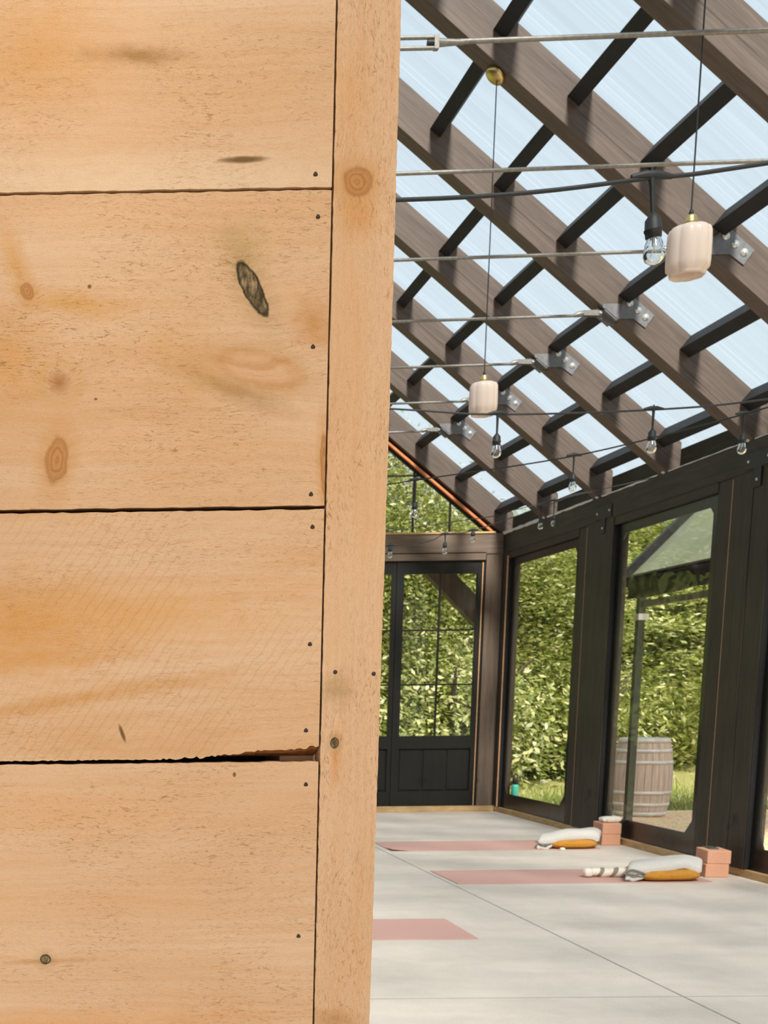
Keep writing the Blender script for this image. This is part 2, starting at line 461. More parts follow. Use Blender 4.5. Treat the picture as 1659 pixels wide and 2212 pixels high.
def gravel_mat():
    t = NT('tan gravel')
    co = t.coord()
    v = t.node('ShaderNodeTexVoronoi'); v.inputs['Scale'].default_value = 26; t.put(v.inputs['Vector'], co)
    c = t.mix(0.6, t.ramp(v.outputs['Distance'], [(0.0, srgb(250, 226, 190)), (0.6, srgb(222, 188, 146))]), v.outputs['Color'], 'SOFT_LIGHT')
    return t.fin(c, 0.9, t.bump(t.math('MULTIPLY', v.outputs['Distance'], -1.0), 0.9, 0.03), 0, 0.2)
M['gravel'] = gravel_mat()

def leaf_mat(name, dark, mid, light):
    t = NT(name)
    g = t.node('ShaderNodeNewGeometry')
    c = t.ramp(g.outputs['Random Per Island'], [(0.0, dark), (0.5, mid), (1.0, light)])
    df = t.node('ShaderNodeBsdfDiffuse'); tl = t.node('ShaderNodeBsdfTranslucent'); gl = t.node('ShaderNodeBsdfGlossy')
    gl.inputs['Roughness'].default_value = 0.45
    t.put(df.inputs[0], c); t.put(tl.inputs[0], t.mix(0.4, c, (0.5, 0.6, 0.08)))
    a = t.node('ShaderNodeMixShader'); a.inputs[0].default_value = 0.35
    t.put(a.inputs[1], df.outputs[0]); t.put(a.inputs[2], tl.outputs[0])
    b = t.node('ShaderNodeMixShader'); b.inputs[0].default_value = 0.06
    t.put(b.inputs[1], a.outputs[0]); t.put(b.inputs[2], gl.outputs[0])
    t.t.links.new(b.outputs[0], t.out.inputs['Surface'])
    return t.m
M['leaf'] = leaf_mat('broad leaf', srgb(82, 95, 31), srgb(135, 142, 67), srgb(197, 195, 138))
M['leaf2'] = leaf_mat('bright leaf', srgb(82, 98, 31), srgb(137, 143, 68), srgb(199, 195, 140))
M['bark'] = plain('bark', (0.09, 0.07, 0.05), 0.9, 0, 14, 0.4, 0.6)
M['hill'] = plain('wooded slope', srgb(122, 136, 64), 0.95, 0, 1.5, 0.35, 0.8)
def cloth_mat():
    t = NT('grey green tent mesh')
    df = t.node('ShaderNodeBsdfDiffuse'); tl = t.node('ShaderNodeBsdfTranslucent'); tr = t.node('ShaderNodeBsdfTransparent')
    n = t.noise(t.coord(), 1.6, 3)
    t.put(df.inputs[0], t.ramp(n, [(0.3, srgb(138, 148, 128)), (0.7, srgb(158, 166, 146))])); tl.inputs[0].default_value = (0.3, 0.33, 0.26, 1)
    a = t.node('ShaderNodeMixShader'); a.inputs[0].default_value = 0.3
    t.put(a.inputs[1], df.outputs[0]); t.put(a.inputs[2], tl.outputs[0])
    b = t.node('ShaderNodeMixShader'); b.inputs[0].default_value = 0.42
    t.put(b.inputs[1], a.outputs[0]); t.put(b.inputs[2], tr.outputs[0])
    t.t.links.new(b.outputs[0], t.out.inputs['Surface'])
    return t.m
M['canopy'] = cloth_mat()
M['valance'] = plain('black tent cloth', (0.009, 0.009, 0.009), 0.45, 0, 6, 0.3, 0, 0.25)
M['tentleg'] = plain('dark grey tent leg', srgb(66, 72, 62), 0.5, 0.3, 20, 0.1)

def barrel_mat():
    t = NT('weathered oak staves')
    X, Y, Z = t.sep(t.coord())
    ang = t.math('ARCTAN2', Y, X)
    st = t.math('FRACT', t.math('MULTIPLY', ang, 26 / (2 * math.pi)))
    gap = t.ramp(st, [(0.0, 0.0), (0.05, 1.0), (0.95, 1.0), (1.0, 0.0)])
    n = t.noise(t.comb(t.math('MULTIPLY', ang, 14.0), t.math('MULTIPLY', Z, 3.0), 0.), 1, 4, 0.6)
    n2 = t.noise(t.coord(), 4, 3)
    c = t.ramp(n, [(0.3, srgb(168, 152, 142)), (0.7, srgb(214, 200, 188))])
    c = t.mix(t.math('MULTIPLY', n2, 0.4), c, srgb(186, 158, 142))
    c = t.mix(gap, srgb(120, 104, 92), c)
    return t.fin(c, 0.85, t.bump(gap, 0.4, 0.01), 0, 0.2)
M['stave'] = barrel_mat()
M['hoop'] = plain('galvanised hoop', srgb(208, 204, 200), 0.5, 0.1, 12, 0.12)

def stripe_mat():
    t = NT('white cloth with grey stripes')
    X, Y, Z = t.sep(t.coord())
    q = t.math('SINE', t.math('MULTIPLY', t.math('ADD', X, t.math('MULTIPLY', Z, -0.5)), 72.0))
    c = t.mix(t.ramp(q, [(0.50, 0.0), (0.62, 1.0)]), srgb(240, 230, 214), srgb(150, 138, 118))
    return t.fin(c, 0.95, t.bump(t.noise(t.coord(), 140, 3), 0.4, 0.006), 0, 0.1)
M['stripe'] = stripe_mat()

def milk():
    t = NT('milk glass')
    tl = t.node('ShaderNodeBsdfTranslucent'); tl.inputs[0].default_value = (0.96, 0.86, 0.79, 1)
    b = t.b; t.put(b.inputs['Base Color'], (0.90, 0.80, 0.73)); b.inputs['Roughness'].default_value = 0.22
    mx = t.node('ShaderNodeMixShader'); mx.inputs[0].default_value = 0.45
    t.put(mx.inputs[1], b.outputs[0]); t.put(mx.inputs[2], tl.outputs[0])
    t.t.links.new(mx.outputs[0], t.out.inputs['Surface'])
    return t.m
M['milk'] = milk()

# ------------------------------------------------------------------ the building
XW = 4.72          # inner face of the right wall
YF = 13.45         # inner face of the far wall
SL = 0.81          # roof slope
RIDGE = 1.5
def zb(x): return 3.0 + SL * (XW - x)          # underside of the rafters
RH = 0.30                                       # upright depth of a rafter
def zt(x): return zb(x) + RH

fl = MB().box(-1.8, 4.88, -4.0, 13.6, -0.25, 0.0).build('floor', M['concrete']); tag(fl, 'pale grey sealed concrete floor with a saw joint', 'floor', kind='structure')
jb = MB().box(2.632, 2.642, 1.5, 13.3, -0.01, 0.0008)
jb.box(-1.7, 4.7, 5.075, 5.081, -0.01, 0.0006)
jb.build('control_joint', M['joint'], fl)

# --- the board wall close to the camera
WY = 1.15
wall = thing('wall_front', 'rough sawn pine board wall close to the camera with a vertical edge trim', 'wall', (-0.8, WY, 0), kind='structure')
YEL = srgb(187, 126, 55)
boards = [
 (1.7436, 2.03, pine('pine board with a pale lower edge', 'X', 1.0, [(0.159, 1.767, 0.016, 0.0022, 0.02, 'pin')],
   [(0.063, 1.853, 0.05, 0.008, -0.05, srgb(136, 92, 37), 0.8), (-0.02, 1.86, 0.07, 0.06, 0.5, srgb(186, 129, 64), 0.55), (0.1, 1.748, 0.6, 0.028, 0.015, srgb(204, 173, 144), 0.9)], 0.5, 0.6)),
 (1.4720, 1.7410, pine('pine board with knots', 'X', 2.3,
   [(0.168, 1.661, 0.0085, 0.0265, 0.50, 'dark'), (-0.033, 1.661, 0.0058, 0.0078, 0.3, 'ring'), (-0.005, 1.583, 0.012, 0.012, 0, 'soft'), (-0.008, 1.515, 0.0105, 0.021, -0.15, 'ring'),
    (0.176, 1.592, 0.038, 0.014, -0.24, 'burl'), (0.237, 1.505, 0.004, 0.03, 0.05, 'ring'), (0.023, 1.664, 0.0013, 0.0013, 0, 'pin'), (0.028, 1.568, 0.0013, 0.0008, 0, 'pin')],
   [(0.226, 1.628, 0.024, 0.02, -0.9, srgb(168, 108, 41), 0.8), (0.01, 1.65, 0.05, 0.012, -0.1, srgb(187, 135, 71), 0.8), (-0.05, 1.60, 0.04, 0.05, 0, srgb(190, 133, 71), 0.7), (-0.045, 1.69, 0.012, 0.03, 0.3, srgb(187, 133, 71), 0.8),
    (0.15, 1.575, 0.06, 0.01, -0.35, srgb(136, 96, 45), 0.65), (0.165, 1.69, 0.02, 0.03, 0.3, srgb(160, 133, 80), 0.5), (0.11, 1.60, 0.05, 0.03, -0.6, srgb(187, 137, 76), 0.5)], 0.3, 0.75)),
 (1.2405, 1.4685, pine('golden pine board with saw marks', 'X', 4.1, [(0.0515, 1.266, 0.0014, 0.007, 0.35, 'pin')],
   [(-0.05, 1.365, 0.12, 0.05, 0.04, YEL, 0.75), (0.07, 1.375, 0.14, 0.035, 0.08, srgb(193, 137, 73), 0.6), (0.0, 1.297, 0.16, 0.009, 0.16, srgb(179, 123, 58), 0.75), (-0.04, 1.335, 0.1, 0.012, 0.05, srgb(187, 129, 64), 0.6)], 0.6, 0.45, 0.13)),
 (0.93, 1.2375, pine('plain pine board with a small round knot', 'X', 6.7, [(-0.024, 1.048, 0.0052, 0.0052, 0, 'dark'), (0.158, 1.226, 0.0012, 0.0018, 0, 'pin')],
   [(-0.024, 1.046, 0.05, 0.003, 0.03, srgb(160, 110, 55), 0.7), (0.0, 1.19, 0.1, 0.02, 0, srgb(196, 144, 95), 0.5), (0.0, 0.985, 0.2, 0.014, 0.02, srgb(196, 137, 82), 0.6)], 0.35, 0.7)),
 (0.62, 0.926, pine('lower pine board', 'X', 8.2)),
 (0.31, 0.616, pine('second lowest pine board', 'X', 9.9)),
 (0.005, 0.306, pine('lowest pine board', 'X', 11.3)),
 (2.035, 2.33, pine('upper pine board', 'X', 12.9)),
 (2.335, 2.62, pine('top pine board', 'X', 14.2)),
]
XE = 0.2385
TORN = stained('torn bark edge', (60, 60, 700), srgb(84, 48, 22), srgb(172, 112, 62), 0.85)
nails = {0: [(0.223, 1.754)], 1: [(0.226, 1.719), (0.224, 1.610), (0.225, 1.482)], 2: [(0.227, 1.453), (0.227, 1.347), (0.225, 1.267)], 3: [(0.226, 1.216), (0.222, 1.069)]}
blabel = {0: 'pine board with a pale strip along its lower edge', 1: 'wide pine board with a black oblong knot', 2: 'golden pine board with slanting saw marks', 3: 'plain pine board below the dark open gap'}
def rough_edge(x0, x1, z, amp, n, seed, torn=False):
    rr = random.Random(seed); out = []
    for i in range(n + 1):
        x = x0 + (x1 - x0) * i / n
        dz = rr.uniform(-1, 1) * amp
        if torn:
            u = max(0.0, (x - 0.085) / (XE - 0.085))
            dz += 0.0125 * u ** 1.5 * (1 - 0.12 * math.sin(u * 9)) + (rr.uniform(-1, 1) * 0.0012 if u > 0 else 0)
        out.append((x, z + dz))
    return out
for i, (z0, z1, mt) in enumerate(boards):
    vis = i <= 3
    n = 260 if vis else 30
    lowe = rough_edge(-1.78, XE - 0.001, z0, 0.0004 if vis else 0.0003, n, i + 1)
    if i == 2:
        lowe = [p for p in rough_edge(-1.78, -0.2, z0, 0.0004, 30, 5)] + rough_edge(-0.195, XE - 0.001, z0 + 0.0006, 0.0005, 150, 6, True)
    upe = rough_edge(-1.78, XE - 0.001, z1, 0.0005, n, i + 40)
    poly = lowe + upe[::-1]
    y0, y1 = WY, WY + 0.024
    mb = MB()
    nl, nu = len(lowe), len(upe)
    # front and back as strips so that the long edges stay uneven
    front = [(x, y0, z) for x, z in lowe] + [(x, y0, z) for x, z in upe]
    def strip(flip):
        fs = []; a = b = 0
        while a < nl - 1 or b < nu - 1:
            if b >= nu - 1 or (a < nl - 1 and lowe[a + 1][0] <= upe[b + 1][0]):
                fs.append((a, a + 1, nl + b)); a += 1
            else:
                fs.append((a, nl + b + 1, nl + b)); b += 1
        return [t[::-1] for t in fs] if flip else fs
    mb.add(front, strip(False)); mb.add([(x, y1, z) for x, _, z in front], strip(True))
    N = len(poly)
    back = poly
    if i == 2:
        back = [(x, min(z, z0 + 0.0016) if k < nl else z) for k, (x, z) in enumerate(poly)]
        mb.cur = 1
    mb.add([(x, y0, z) for x, z in poly] + [(x, y1, z) for x, z in back], [(k, N + k, N + (k + 1) % N, (k + 1) % N) for k in range(N)])
    b = mb.build('board', [mt, TORN] if i == 2 else mt, wall)
    # the pattern is placed in world measures, so keep the mesh in world coordinates
    for v in b.data.vertices: v.co = v.co + Vector((-0.8, WY, 0))
    b.location = (0.8, -WY, 0); WL[b.name] = Vector((0, 0, 0))
    if i in blabel: b['label'] = blabel[i]
    for (nx, nz) in nails.get(i, []):
        MB().lathe((nx, WY - 0.0004, nz), [(0.0, -0.0002), (0.0017, -0.0002), (0.0021, 0.0006), (0.0021, 0.004)], 14, lambda th: 1 + 0.12 * math.sin(3 * th), Matrix.Rotation(math.radians(-90), 3, 'X')).build('nail_hole', M['nail'], b)
tm = pine('pine edge trim', 'Z', 3.3, [(0.260, 1.747, 0.0135, 0.0125, -0.4, 'ring'), (0.252, 1.255, 0.004, 0.005, 0, 'dark')],
  [(0.252, 1.305, 0.016, 0.018, 0, srgb(140, 111, 62), 0.6), (0.262, 1.72, 0.02, 0.02, 0.6, srgb(186, 124, 62), 0.7), (0.253, 1.24, 0.005, 0.03, 0, srgb(186, 119, 53), 0.8), (0.26, 0.985, 0.03, 0.012, 0, srgb(149, 102, 49), 0.7), (0.25, 1.82, 0.02, 0.04, 0, srgb(192, 130, 65), 0.35)], 0.45, 0.75)
rr = random.Random(77)
mb = MB(); zs = [0.0 + 2.62 * k / 400 for k in range(401)]
le = [XE + 0.0006 + rr.uniform(-1, 1) * 0.0003 for _ in zs]; re_ = [0.2935 + rr.uniform(-1, 1) * 0.00035 + 0.0006 * math.sin(z * 5) for z in zs]
vs = []
for k, z in enumerate(zs): vs += [(le[k], WY - 0.001, z), (re_[k], WY - 0.001, z), (re_[k], WY + 0.03, z), (le[k], WY + 0.03, z)]
fs = [(0, 3, 2, 1), (1600, 1601, 1602, 1603)]
for k in range(400):
    for q in range(4):
        fs.append((4 * k + q, 4 * k + (q + 1) % 4, 4 * k + 4 + (q + 1) % 4, 4 * k + 4 + q))
mb.add(vs, fs)
tr_ = mb.build('edge_trim', tm, wall)
for v in tr_.data.vertices: v.co = v.co + Vector((-0.8, WY, 0))
tr_.location = (0.8, -WY, 0); WL[tr_.name] = Vector((0, 0, 0))
tr_['label'] = 'narrow upright pine trim with a round knot'
for (nx, nz) in ((0.251, 1.321), (0.287, 1.319)):
    MB().lathe((nx, WY - 0.0014, nz), [(0.0, -0.0002), (0.0017, -0.0002), (0.0021, 0.0006), (0.0021, 0.004)], 14, None, Matrix.Rotation(math.radians(-90), 3, 'X')).build('nail_hole', M['nail'], tr_)
fr = MB()
for xs in (-1.75, -1.2, -0.6, 0.205): fr.box(xs, xs + 0.04, WY + 0.0245, WY + 0.11, 0.0, 2.62)
fr.build('stud', M['raw'], wall)
MB().box(-1.79, 0.29, WY + 0.112, WY + 0.125, 0.0, 2.62).build('backing_panel', M['stain_shade_z'], wall)

# --- left half of the building (unseen behind the board wall, added to shape the light)
wl_ = MB().box(-1.95, -1.8, 1.2, 13.7, -0.05, 3.2).build('wall_left_added', M['stain_shade_z']); tag(wl_, 'unseen dark timber wall added on the far left to block light', 'wall', kind='structure')  # unseen wall, added to keep side light off the right wall
cl = thing('ceiling_left_added', 'unseen translucent left slope of the roof, added to shape the light', 'ceiling', (-0.2, 7.0, 3.0), kind='structure')  # unseen roof slope, added to balance the light inside
o = MB().prism([(-2.2, zt(5.2) + 0.004), (RIDGE, zt(RIDGE) + 0.004), (RIDGE, zt(RIDGE) + 0.01), (-2.2, zt(5.2) + 0.01)], 1, -6.0, 13.7).build('sheet', M['roof'], cl); recalc(o)

# --- header beam, sill, posts of the right wall
hb = thing('header_beam', 'long dark timber header beam that carries the rafters along the screened wall', 'beam', (4.9, 8.5, 2.787))
MB().box(XW, 4.86, 1.9, 13.72, 2.787, 3.0).build('beam', M['stain_shade_y'], hb, 0.004)
MB().box(4.822, 4.858, 1.9, 13.72, 3.0, 3.17).build('blocking_board', M['stain_shade_y'], hb)
RY = [13.5, 12.3, 11.1, 9.9, 8.7, 7.5, 6.3, 5.1]
TH = 0.135
rc = random.Random(3)
for k in range(5):
    ya, yb = RY[k + 1] + TH + 0.02, RY[k] - 0.02
    wd = [0.022, 0.013, 0.010, 0.006, 0.006][k]
    pts = [(XW + 0.002, ya + (yb - ya) * q / 14, 3.0 + rc.uniform(-0.002, 0.002)) for q in range(15)]
    rads = [wd * rc.uniform(0.5, 1.0) for _ in pts]
    MB().tube(pts, rads, 6).build('caulk_line', M['caulk'], hb)
    MB().lathe((XW - 0.003, RY[k + 1] + 0.05 + 0.02 * rc.random(), 3.004), [(0.0, -0.012), (0.016, -0.006), (0.02, 0.0), (0.013, 0.01), (0.0, 0.014)], 8).build('caulk_blob', M['caulk'], hb)
bays = [(11.53, 13.32), (9.13, 10.80), (6.75, 8.43)]
for (a, b) in bays:
    MB().box(XW + 0.008, 4.86, a, b, 2.72, 2.787).build('head_trim', M['stain_shade_y'], hb)
bl = MB().box(4.735, 4.90, 1.9, 13.4, 0.0, 0.055).build('baseboard_right', M['sill'], None, 0.004); tag(bl, 'pale timber sill along the foot of the screened wall', 'sill', kind='structure')

def post(loc_y, label, planks, stile, tee_y=None):
    p = thing('timber_post', label, 'post', (4.79, loc_y, 0.055), 'dark timber posts of the screened wall')
    for (a, b, dx) in planks:
        MB().box(XW + dx, 4.86, a, b, 0.055, 2.787).build('plank', M['stain_shade_z'], p, 0.003)
    a, b = stile
    MB().box(XW + 0.014, 4.86, a + 0.008, b, 0.055, 2.787).build('stile', M['stain_shade_z'], p, 0.002)
    MB().box(XW + 0.002, XW + 0.03, a, a + 0.008, 0.06, 2.77).build('lit_edge', M['raw'], p)  # pale strip, the lit edge of the stile put into colour
    if tee_y:
        tb = MB().prism([(tee_y - 0.045, 2.67), (tee_y + 0.045, 2.67), (tee_y + 0.045, 2.80), (tee_y + 0.16, 2.80), (tee_y + 0.16, 2.905), (tee_y - 0.16, 2.905), (tee_y - 0.16, 2.80), (tee_y - 0.045, 2.80)], 0, XW - 0.008, XW - 0.001).build('tee_strap', M['black'], p)
        recalc(tb)
        for (dy, z) in ((-0.12, 2.855), (0.12, 2.855), (0.0, 2.72)):
            MB().lathe((XW - 0.008, tee_y + dy, z), [(0.011, 0.0), (0.010, 0.006), (0.0, 0.008)], 10, None, Matrix.Rotation(math.radians(-90), 3, 'Y')).build('bolt', M['bolt'], tb)
    return p
post(8.67, 'broad dark post with a black tee strap, between the barrel view and the right edge', [(8.655, 8.915, 0.0), (8.43, 8.65, 0.004)], (8.915, 9.13), 8.60)
post(11.07, 'dark post with a tee strap between the two clear panels with foliage', [(10.80, 11.335, 0.0)], (11.335, 11.53), 11.0)
cp = thing('corner_post', 'brown corner post where the glass doors meet the screened wall', 'post', (4.63, 13.5, 0.06))
MB().box(4.54, 4.716, 13.455, 13.62, 0.06, 2.787).build('shaft', M['stain_post'], cp, 0.004)
MB().box(4.53, 4.725, 13.445, 13.62, 2.787, 2.80).build('cap_strip', M['stain_post'], cp)
MB().box(XW, 4.86, 13.325, 13.50, 0.056, 2.787).build('stile', M['stain_shade_z'], cp)
MB().box(XW - 0.005, XW + 0.01, 13.318, 13.325, 0.06, 2.75).build('lit_edge', M['raw'], cp)  # lit edge of the corner stile, painted pale as well

def screen(n, a, b, label):
    w = thing('window_%d' % n, label, 'window', (4.775, (a + b) / 2, 0.056), kind='structure')
    z0, z1 = 0.056, 2.72
    ia, ib, ja, jb_, c = a + 0.11, b - 0.10, 0.215, 2.635, 0.10
    inner = [(ia + c, ja), (ib - c * .6, ja), (ib, ja + c), (ib, jb_ - c * .5), (ib - c * .5, jb_), (ia + c * .5, jb_), (ia, jb_ - c * .5), (ia, ja + c)]
    mid = (a + b) / 2
    outer = [(a, z0), (b, z0), (b, z0 + 0.3), (b, z1 - 0.3), (b, z1), (a, z1), (a, z1 - 0.3), (a, z0 + 0.3)]
    o = MB().ring(outer, inner, 0, 4.765, 4.777).build('border', M['vinyl'], w); recalc(o)
    MB().box(4.769, 4.773, a + 0.01, b - 0.01, z0 + 0.01, z1 - 0.01).build('clear_sheet', M['clear'], w)
    MB().box(4.728, 4.764, b - 0.012, b - 0.001, 0.06, 2.71).build('track', M['black'], w)
    return w
screen(1, *bays[0], 'clear vinyl panel with a black border beside the corner post')
screen(2, *bays[1], 'clear vinyl panel with a black border that shows the barrel and tent')
screen(3, *bays[2], 'clear vinyl panel at the right edge of the picture')

# --- far wall: beam, doors, gable
fb = thing('gable_beam', 'brown timber beam across the gable above the glass doors', 'beam', (1.5, 13.5, 2.72))
MB().box(-1.78, 4.715, YF, 13.66, 2.80, 3.0).build('beam', M['stain_x'], fb, 0.004)
MB().box(-1.78, 4.53, YF - 0.008, 13.62, 2.72, 2.79).build('lower_board', M['stain_x'], fb, 0.003)
MB().box(-1.78, 4.62, YF - 0.012, YF + 0.03, 2.998, 3.016).build('pale_ledge', M['sill'], fb)
tag(MB().box(-1.78, 4.735, 13.40, 13.62, 0.0, 0.062).build('baseboard_far', M['sill'], None, 0.004), 'pale timber sill under the glass doors', 'sill', kind='structure')

leafs = [(3.62, 4.50), (2.70, 3.58), (1.52, 2.50), (0.50, 1.48), (-0.58, 0.30), (-1.5, -0.62)]
dl = ['right-hand black glazed door beside the corner post', 'black glazed door left of the door by the corner post', 'black glazed door behind the board wall', 'black glazed door in the middle of the gable', 'black glazed door left of the gable centre', 'leftmost black glazed door of the gable']
for k, (a, b) in enumerate(leafs):
    dr = thing('door_%d' % (k + 1), dl[k], 'door', ((a + b) / 2, 13.5, 0.062), kind='structure')
    y0, y1 = 13.47, 13.515
    ga, gb = a + 0.045, b - 0.045
    fr = MB()
    fr.box(a, ga, y0, y1, 0.062, 2.72); fr.box(gb, b, y0, y1, 0.062, 2.72)
    fr.box(ga, gb, y0, y1, 2.582, 2.72); fr.box(ga, gb, y0, y1, 0.70, 0.838); fr.box(ga, gb, y0, y1, 0.062, 0.225)
    fr.build('frame', M['door'], dr)
    pn = MB()
    w3 = (gb - ga) / 3
    for q in range(3):
        pn.box(ga + w3 * q + 0.02, ga + w3 * (q + 1) - 0.02, y0 + 0.016, y1 - 0.01, 0.245, 0.68)
    pn.box(ga, gb, y0 + 0.028, y1 - 0.006, 0.225, 0.70)
    pn.build('lower_panel', M['door'], dr)
    mu = MB(); cx = (ga + gb) / 2
    mu.box(cx - 0.009, cx + 0.009, y0 + 0.008, y1 - 0.008, 0.838, 2.582)
    for z in (1.397, 1.984): mu.box(ga, gb, y0 + 0.009, y1 - 0.009, z - 0.009, z + 0.009)
    mu.build('muntin', M['door'], dr)
    MB().box(ga, gb, y0 + 0.018, y0 + 0.024, 0.838, 2.582).build('pane', M['glass'], dr)
    if k in (0, 2, 4):
        MB().box(b + 0.004, b + 0.014, y0 - 0.004, y1, 0.062, 2.70).build('pale_jamb_strip', M['raw'], dr)
    if k in (0, 2, 4):
        MB().box(a - 0.036, a - 0.002, y0 - 0.006, y1, 0.062, 2.715).build('meeting_stile', M['door'], dr)
    if k == 0: MB().box(b + 0.016, b + 0.034, y0, y1, 0.062, 2.715).build('jamb', M['door'], dr)
for (a, lab) in ((2.52, 'brown gable post hidden behind the board wall'), (0.32, 'brown gable post left of the middle doors')):
    tag(MB().box(a, a + 0.165, 13.455, 13.62, 0.062, 2.72).build('timber_post', M['stain_post']), lab, 'post')

gw = thing('window_4', 'triangular gable window with thin black muntins above the beam', 'window', (1.5, 13.58, 3.0), kind='structure')
def zg(x): return zb(x) - 0.095 if x >= RIDGE else zb(3.0 - x) - 0.095
MB().prism([(-1.72 + 0.1, 3.01), (4.60, 3.01), (RIDGE, zg(RIDGE))], 1, 13.57, 13.576).build('pane', M['glass'], gw)
gm = MB()
for k in range(-3, 8):
    x = 4.161 - 0.3985 * k
    if -1.5 < x < 4.5: gm.box(x - 0.009, x + 0.009, 13.56, 13.586, 3.0, max(3.05, zg(x)))
for z in (3.625, 4.24, 4.85):
    xr = XW - (z + 0.095 - 3.0) / SL
    gm.box(3.0 - xr, xr, 13.561, 13.585, z - 0.009, z + 0.009)
gm.build('muntin', M['door'], gw)
def rake(mb, o0, o1, y0, y1):
    for s in (0, 1):
        P = []
        for x in (XW - 0.05 + (0.0), RIDGE):
            P.append(x)
        xa, xb_ = P
        def mx(x): return x if s == 0 else 3.0 - x
        pts = [(mx(xa), zb(xa) + o0), (mx(xb_), zb(xb_) + o0), (mx(xb_), zb(xb_) + o1), (mx(xa), zb(xa) + o1)]
        mb.prism(pts, 1, y0, y1)
    return mb
o = rake(MB(), -0.055, 0.0, 13.56, 13.60).build('rake_frame', M['door'], gw); recalc(o)
o = rake(MB(), -0.085, -0.055, 13.50, 13.57).build('orange_lit_bead', M['orange'], gw); recalc(o)
o = rake(MB(), -0.115, -0.085, 13.545, 13.59).build('black_bead', M['door'], gw); recalc(o)

# outside knee brace seen through the door glass
kb = MB().prism([(3.74, 2.90), (4.05, 2.90), (4.66, 2.30), (4.66, 2.04), (4.60, 2.04)], 1, 13.86, 14.0).build('knee_brace', M['stain_post']); recalc(kb)
pch = thing('porch_post', 'dark porch post with a sloping brown brace, behind the glass door', 'post', (4.8, 13.93, -0.2))
kb.name = 'brace'; kb.parent = pch; kb.location = (-4.8, -13.93, 0.2)
MB().box(4.66, 4.82, 13.86, 14.0, -0.2, 2.78).build('shaft', M['stain_shade_z'], pch)
MB().box(-1.5, 5.0, 13.86, 14.0, 2.78, 2.95).build('porch_beam', M['stain_x'], pch)

# --- rafters with their plates
ordn = ['first', 'second', 'third', 'fourth', 'fifth', 'sixth', 'seventh', 'eighth']
rl = ['dark brown rafter against the gable glass, no steel plate', 'second dark rafter from the gable, with a steel tie plate', 'third dark rafter from the gable, its plate beside the farther pendant', 'fourth dark rafter from the gable, with a steel tie plate',
      'fifth dark rafter from the gable, with a steel tie plate', 'dark rafter with its steel plate behind the nearer pendant lamp and a brass canopy', 'dark rafter in the upper right corner of the picture', 'nearest dark rafter, which holds the nearer pendant lamp']
rafters = []
for k, y in enumerate(RY):
    rf = thing('rafter', rl[k], 'rafter', (XW, y, 3.0), 'dark sloping rafters of the glass roof')
    xa, xb_ = RIDGE, 4.82
    poly = [(xa, zb(xa)), (XW, 3.0), (xb_, 3.0), (xb_, zt(xb_)), (xa, zt(xa))]
    o = MB().prism(poly, 1, y, y + TH).build('timber', M['rafter'], rf, 0.004); recalc(o)
    if k >= 1:
        ux = Vector((0.7771, 0, -0.6294)); un = Vector((0.6294, 0, 0.7771))
        PL = [(3.818, 3.950), (3.991, 3.810), (3.935, 3.730), (3.850, 3.790), (3.735, 3.790), (3.640, 3.868), (3.640, 3.888), (3.765, 3.888)]
        pl = MB().prism(PL, 1, y - 0.008, y - 0.001).build('tie_plate', M['plate'], rf); recalc(pl)
        for (bx_, bz_) in ((3.822, 3.888), (3.877, 3.843), (3.932, 3.798)):
            mb = MB().lathe((bx_, y - 0.008, bz_), [(0.021, 0.0), (0.021, 0.004), (0.011, 0.0045), (0.011, 0.008), (0.0, 0.009)], 14, None, Matrix.Rotation(math.radians(90), 3, 'X'))
            mb.build('bolt', M['bolt'], pl)
        us = MB().prism([(3.622, 3.885), (3.618, 3.835), (3.66, 3.800), (3.735, 3.765), (3.76, 3.772)], 1, y + 0.0392, y + 0.0508)
        us.prism([(3.655, 3.8608), (3.745, 3.7885), (3.738, 3.780), (3.655, 3.847)], 1, y - 0.008, y + TH + 0.002)
        us = us.build('under_strap', M['plate'], rf); recalc(us)
    rafters.append(rf)

# --- blocking purlins, one piece between each two rafters
PXS = [4.685, 4.25, 3.815, 3.38, 2.945, 2.51, 2.08]
upn = ['lowest', 'second lowest', 'third lowest', 'fourth lowest', 'fifth lowest', 'sixth lowest', 'seventh lowest']
bayn = ['the two rafters nearest the gable', 'the second and third rafters from the gable', 'the third and fourth rafters from the gable', 'the fourth and fifth rafters from the gable', 'the fifth and sixth rafters from the gable', 'the sixth and seventh rafters from the gable', 'the two rafters nearest the camera']
vis = [range(0, 4), range(0, 5), range(0, 5), range(0, 5), range(0, 6), range(1, 7), range(4, 7)]
for k in range(7):
    ya, yb = RY[k + 1] + TH, RY[k]
    for q in vis[k]:
        x = PXS[q]
        d1, d2 = 0.068, 0.115
        poly = [(x, zt(x) - 0.002), (x + d1, zt(x + d1) - 0.002), (x + d1 - 0.0629 * 1.0 * d2 / 0.1, zt(x + d1) - 0.0777 * d2 / 0.1), (x - 0.0629 * d2 / 0.1, zt(x) - 0.0777 * d2 / 0.1)]
        o = MB().prism(poly, 1, ya, yb).build('purlin', M['purlin']); recalc(o)
        tag(o, 'black purlin, %s between %s' % (upn[q], bayn[k]), 'purlin', 'short black purlins between the rafters')
    # the roof sheet of this bay
    xa, xb_ = RIDGE + 0.02, 4.93
    o = MB().prism([(xa, zt(xa) + 0.004), (xb_, zt(xb_) + 0.004), (xb_, zt(xb_) + 0.010), (xa, zt(xa) + 0.010)], 1, RY[k + 1] + 0.0677, RY[k] + 0.0673).build('roof_sheet', M['roof']); recalc(o)
    tag(o, 'translucent ribbed roof sheet over %s' % bayn[k], 'roof sheet', 'translucent roof sheets')

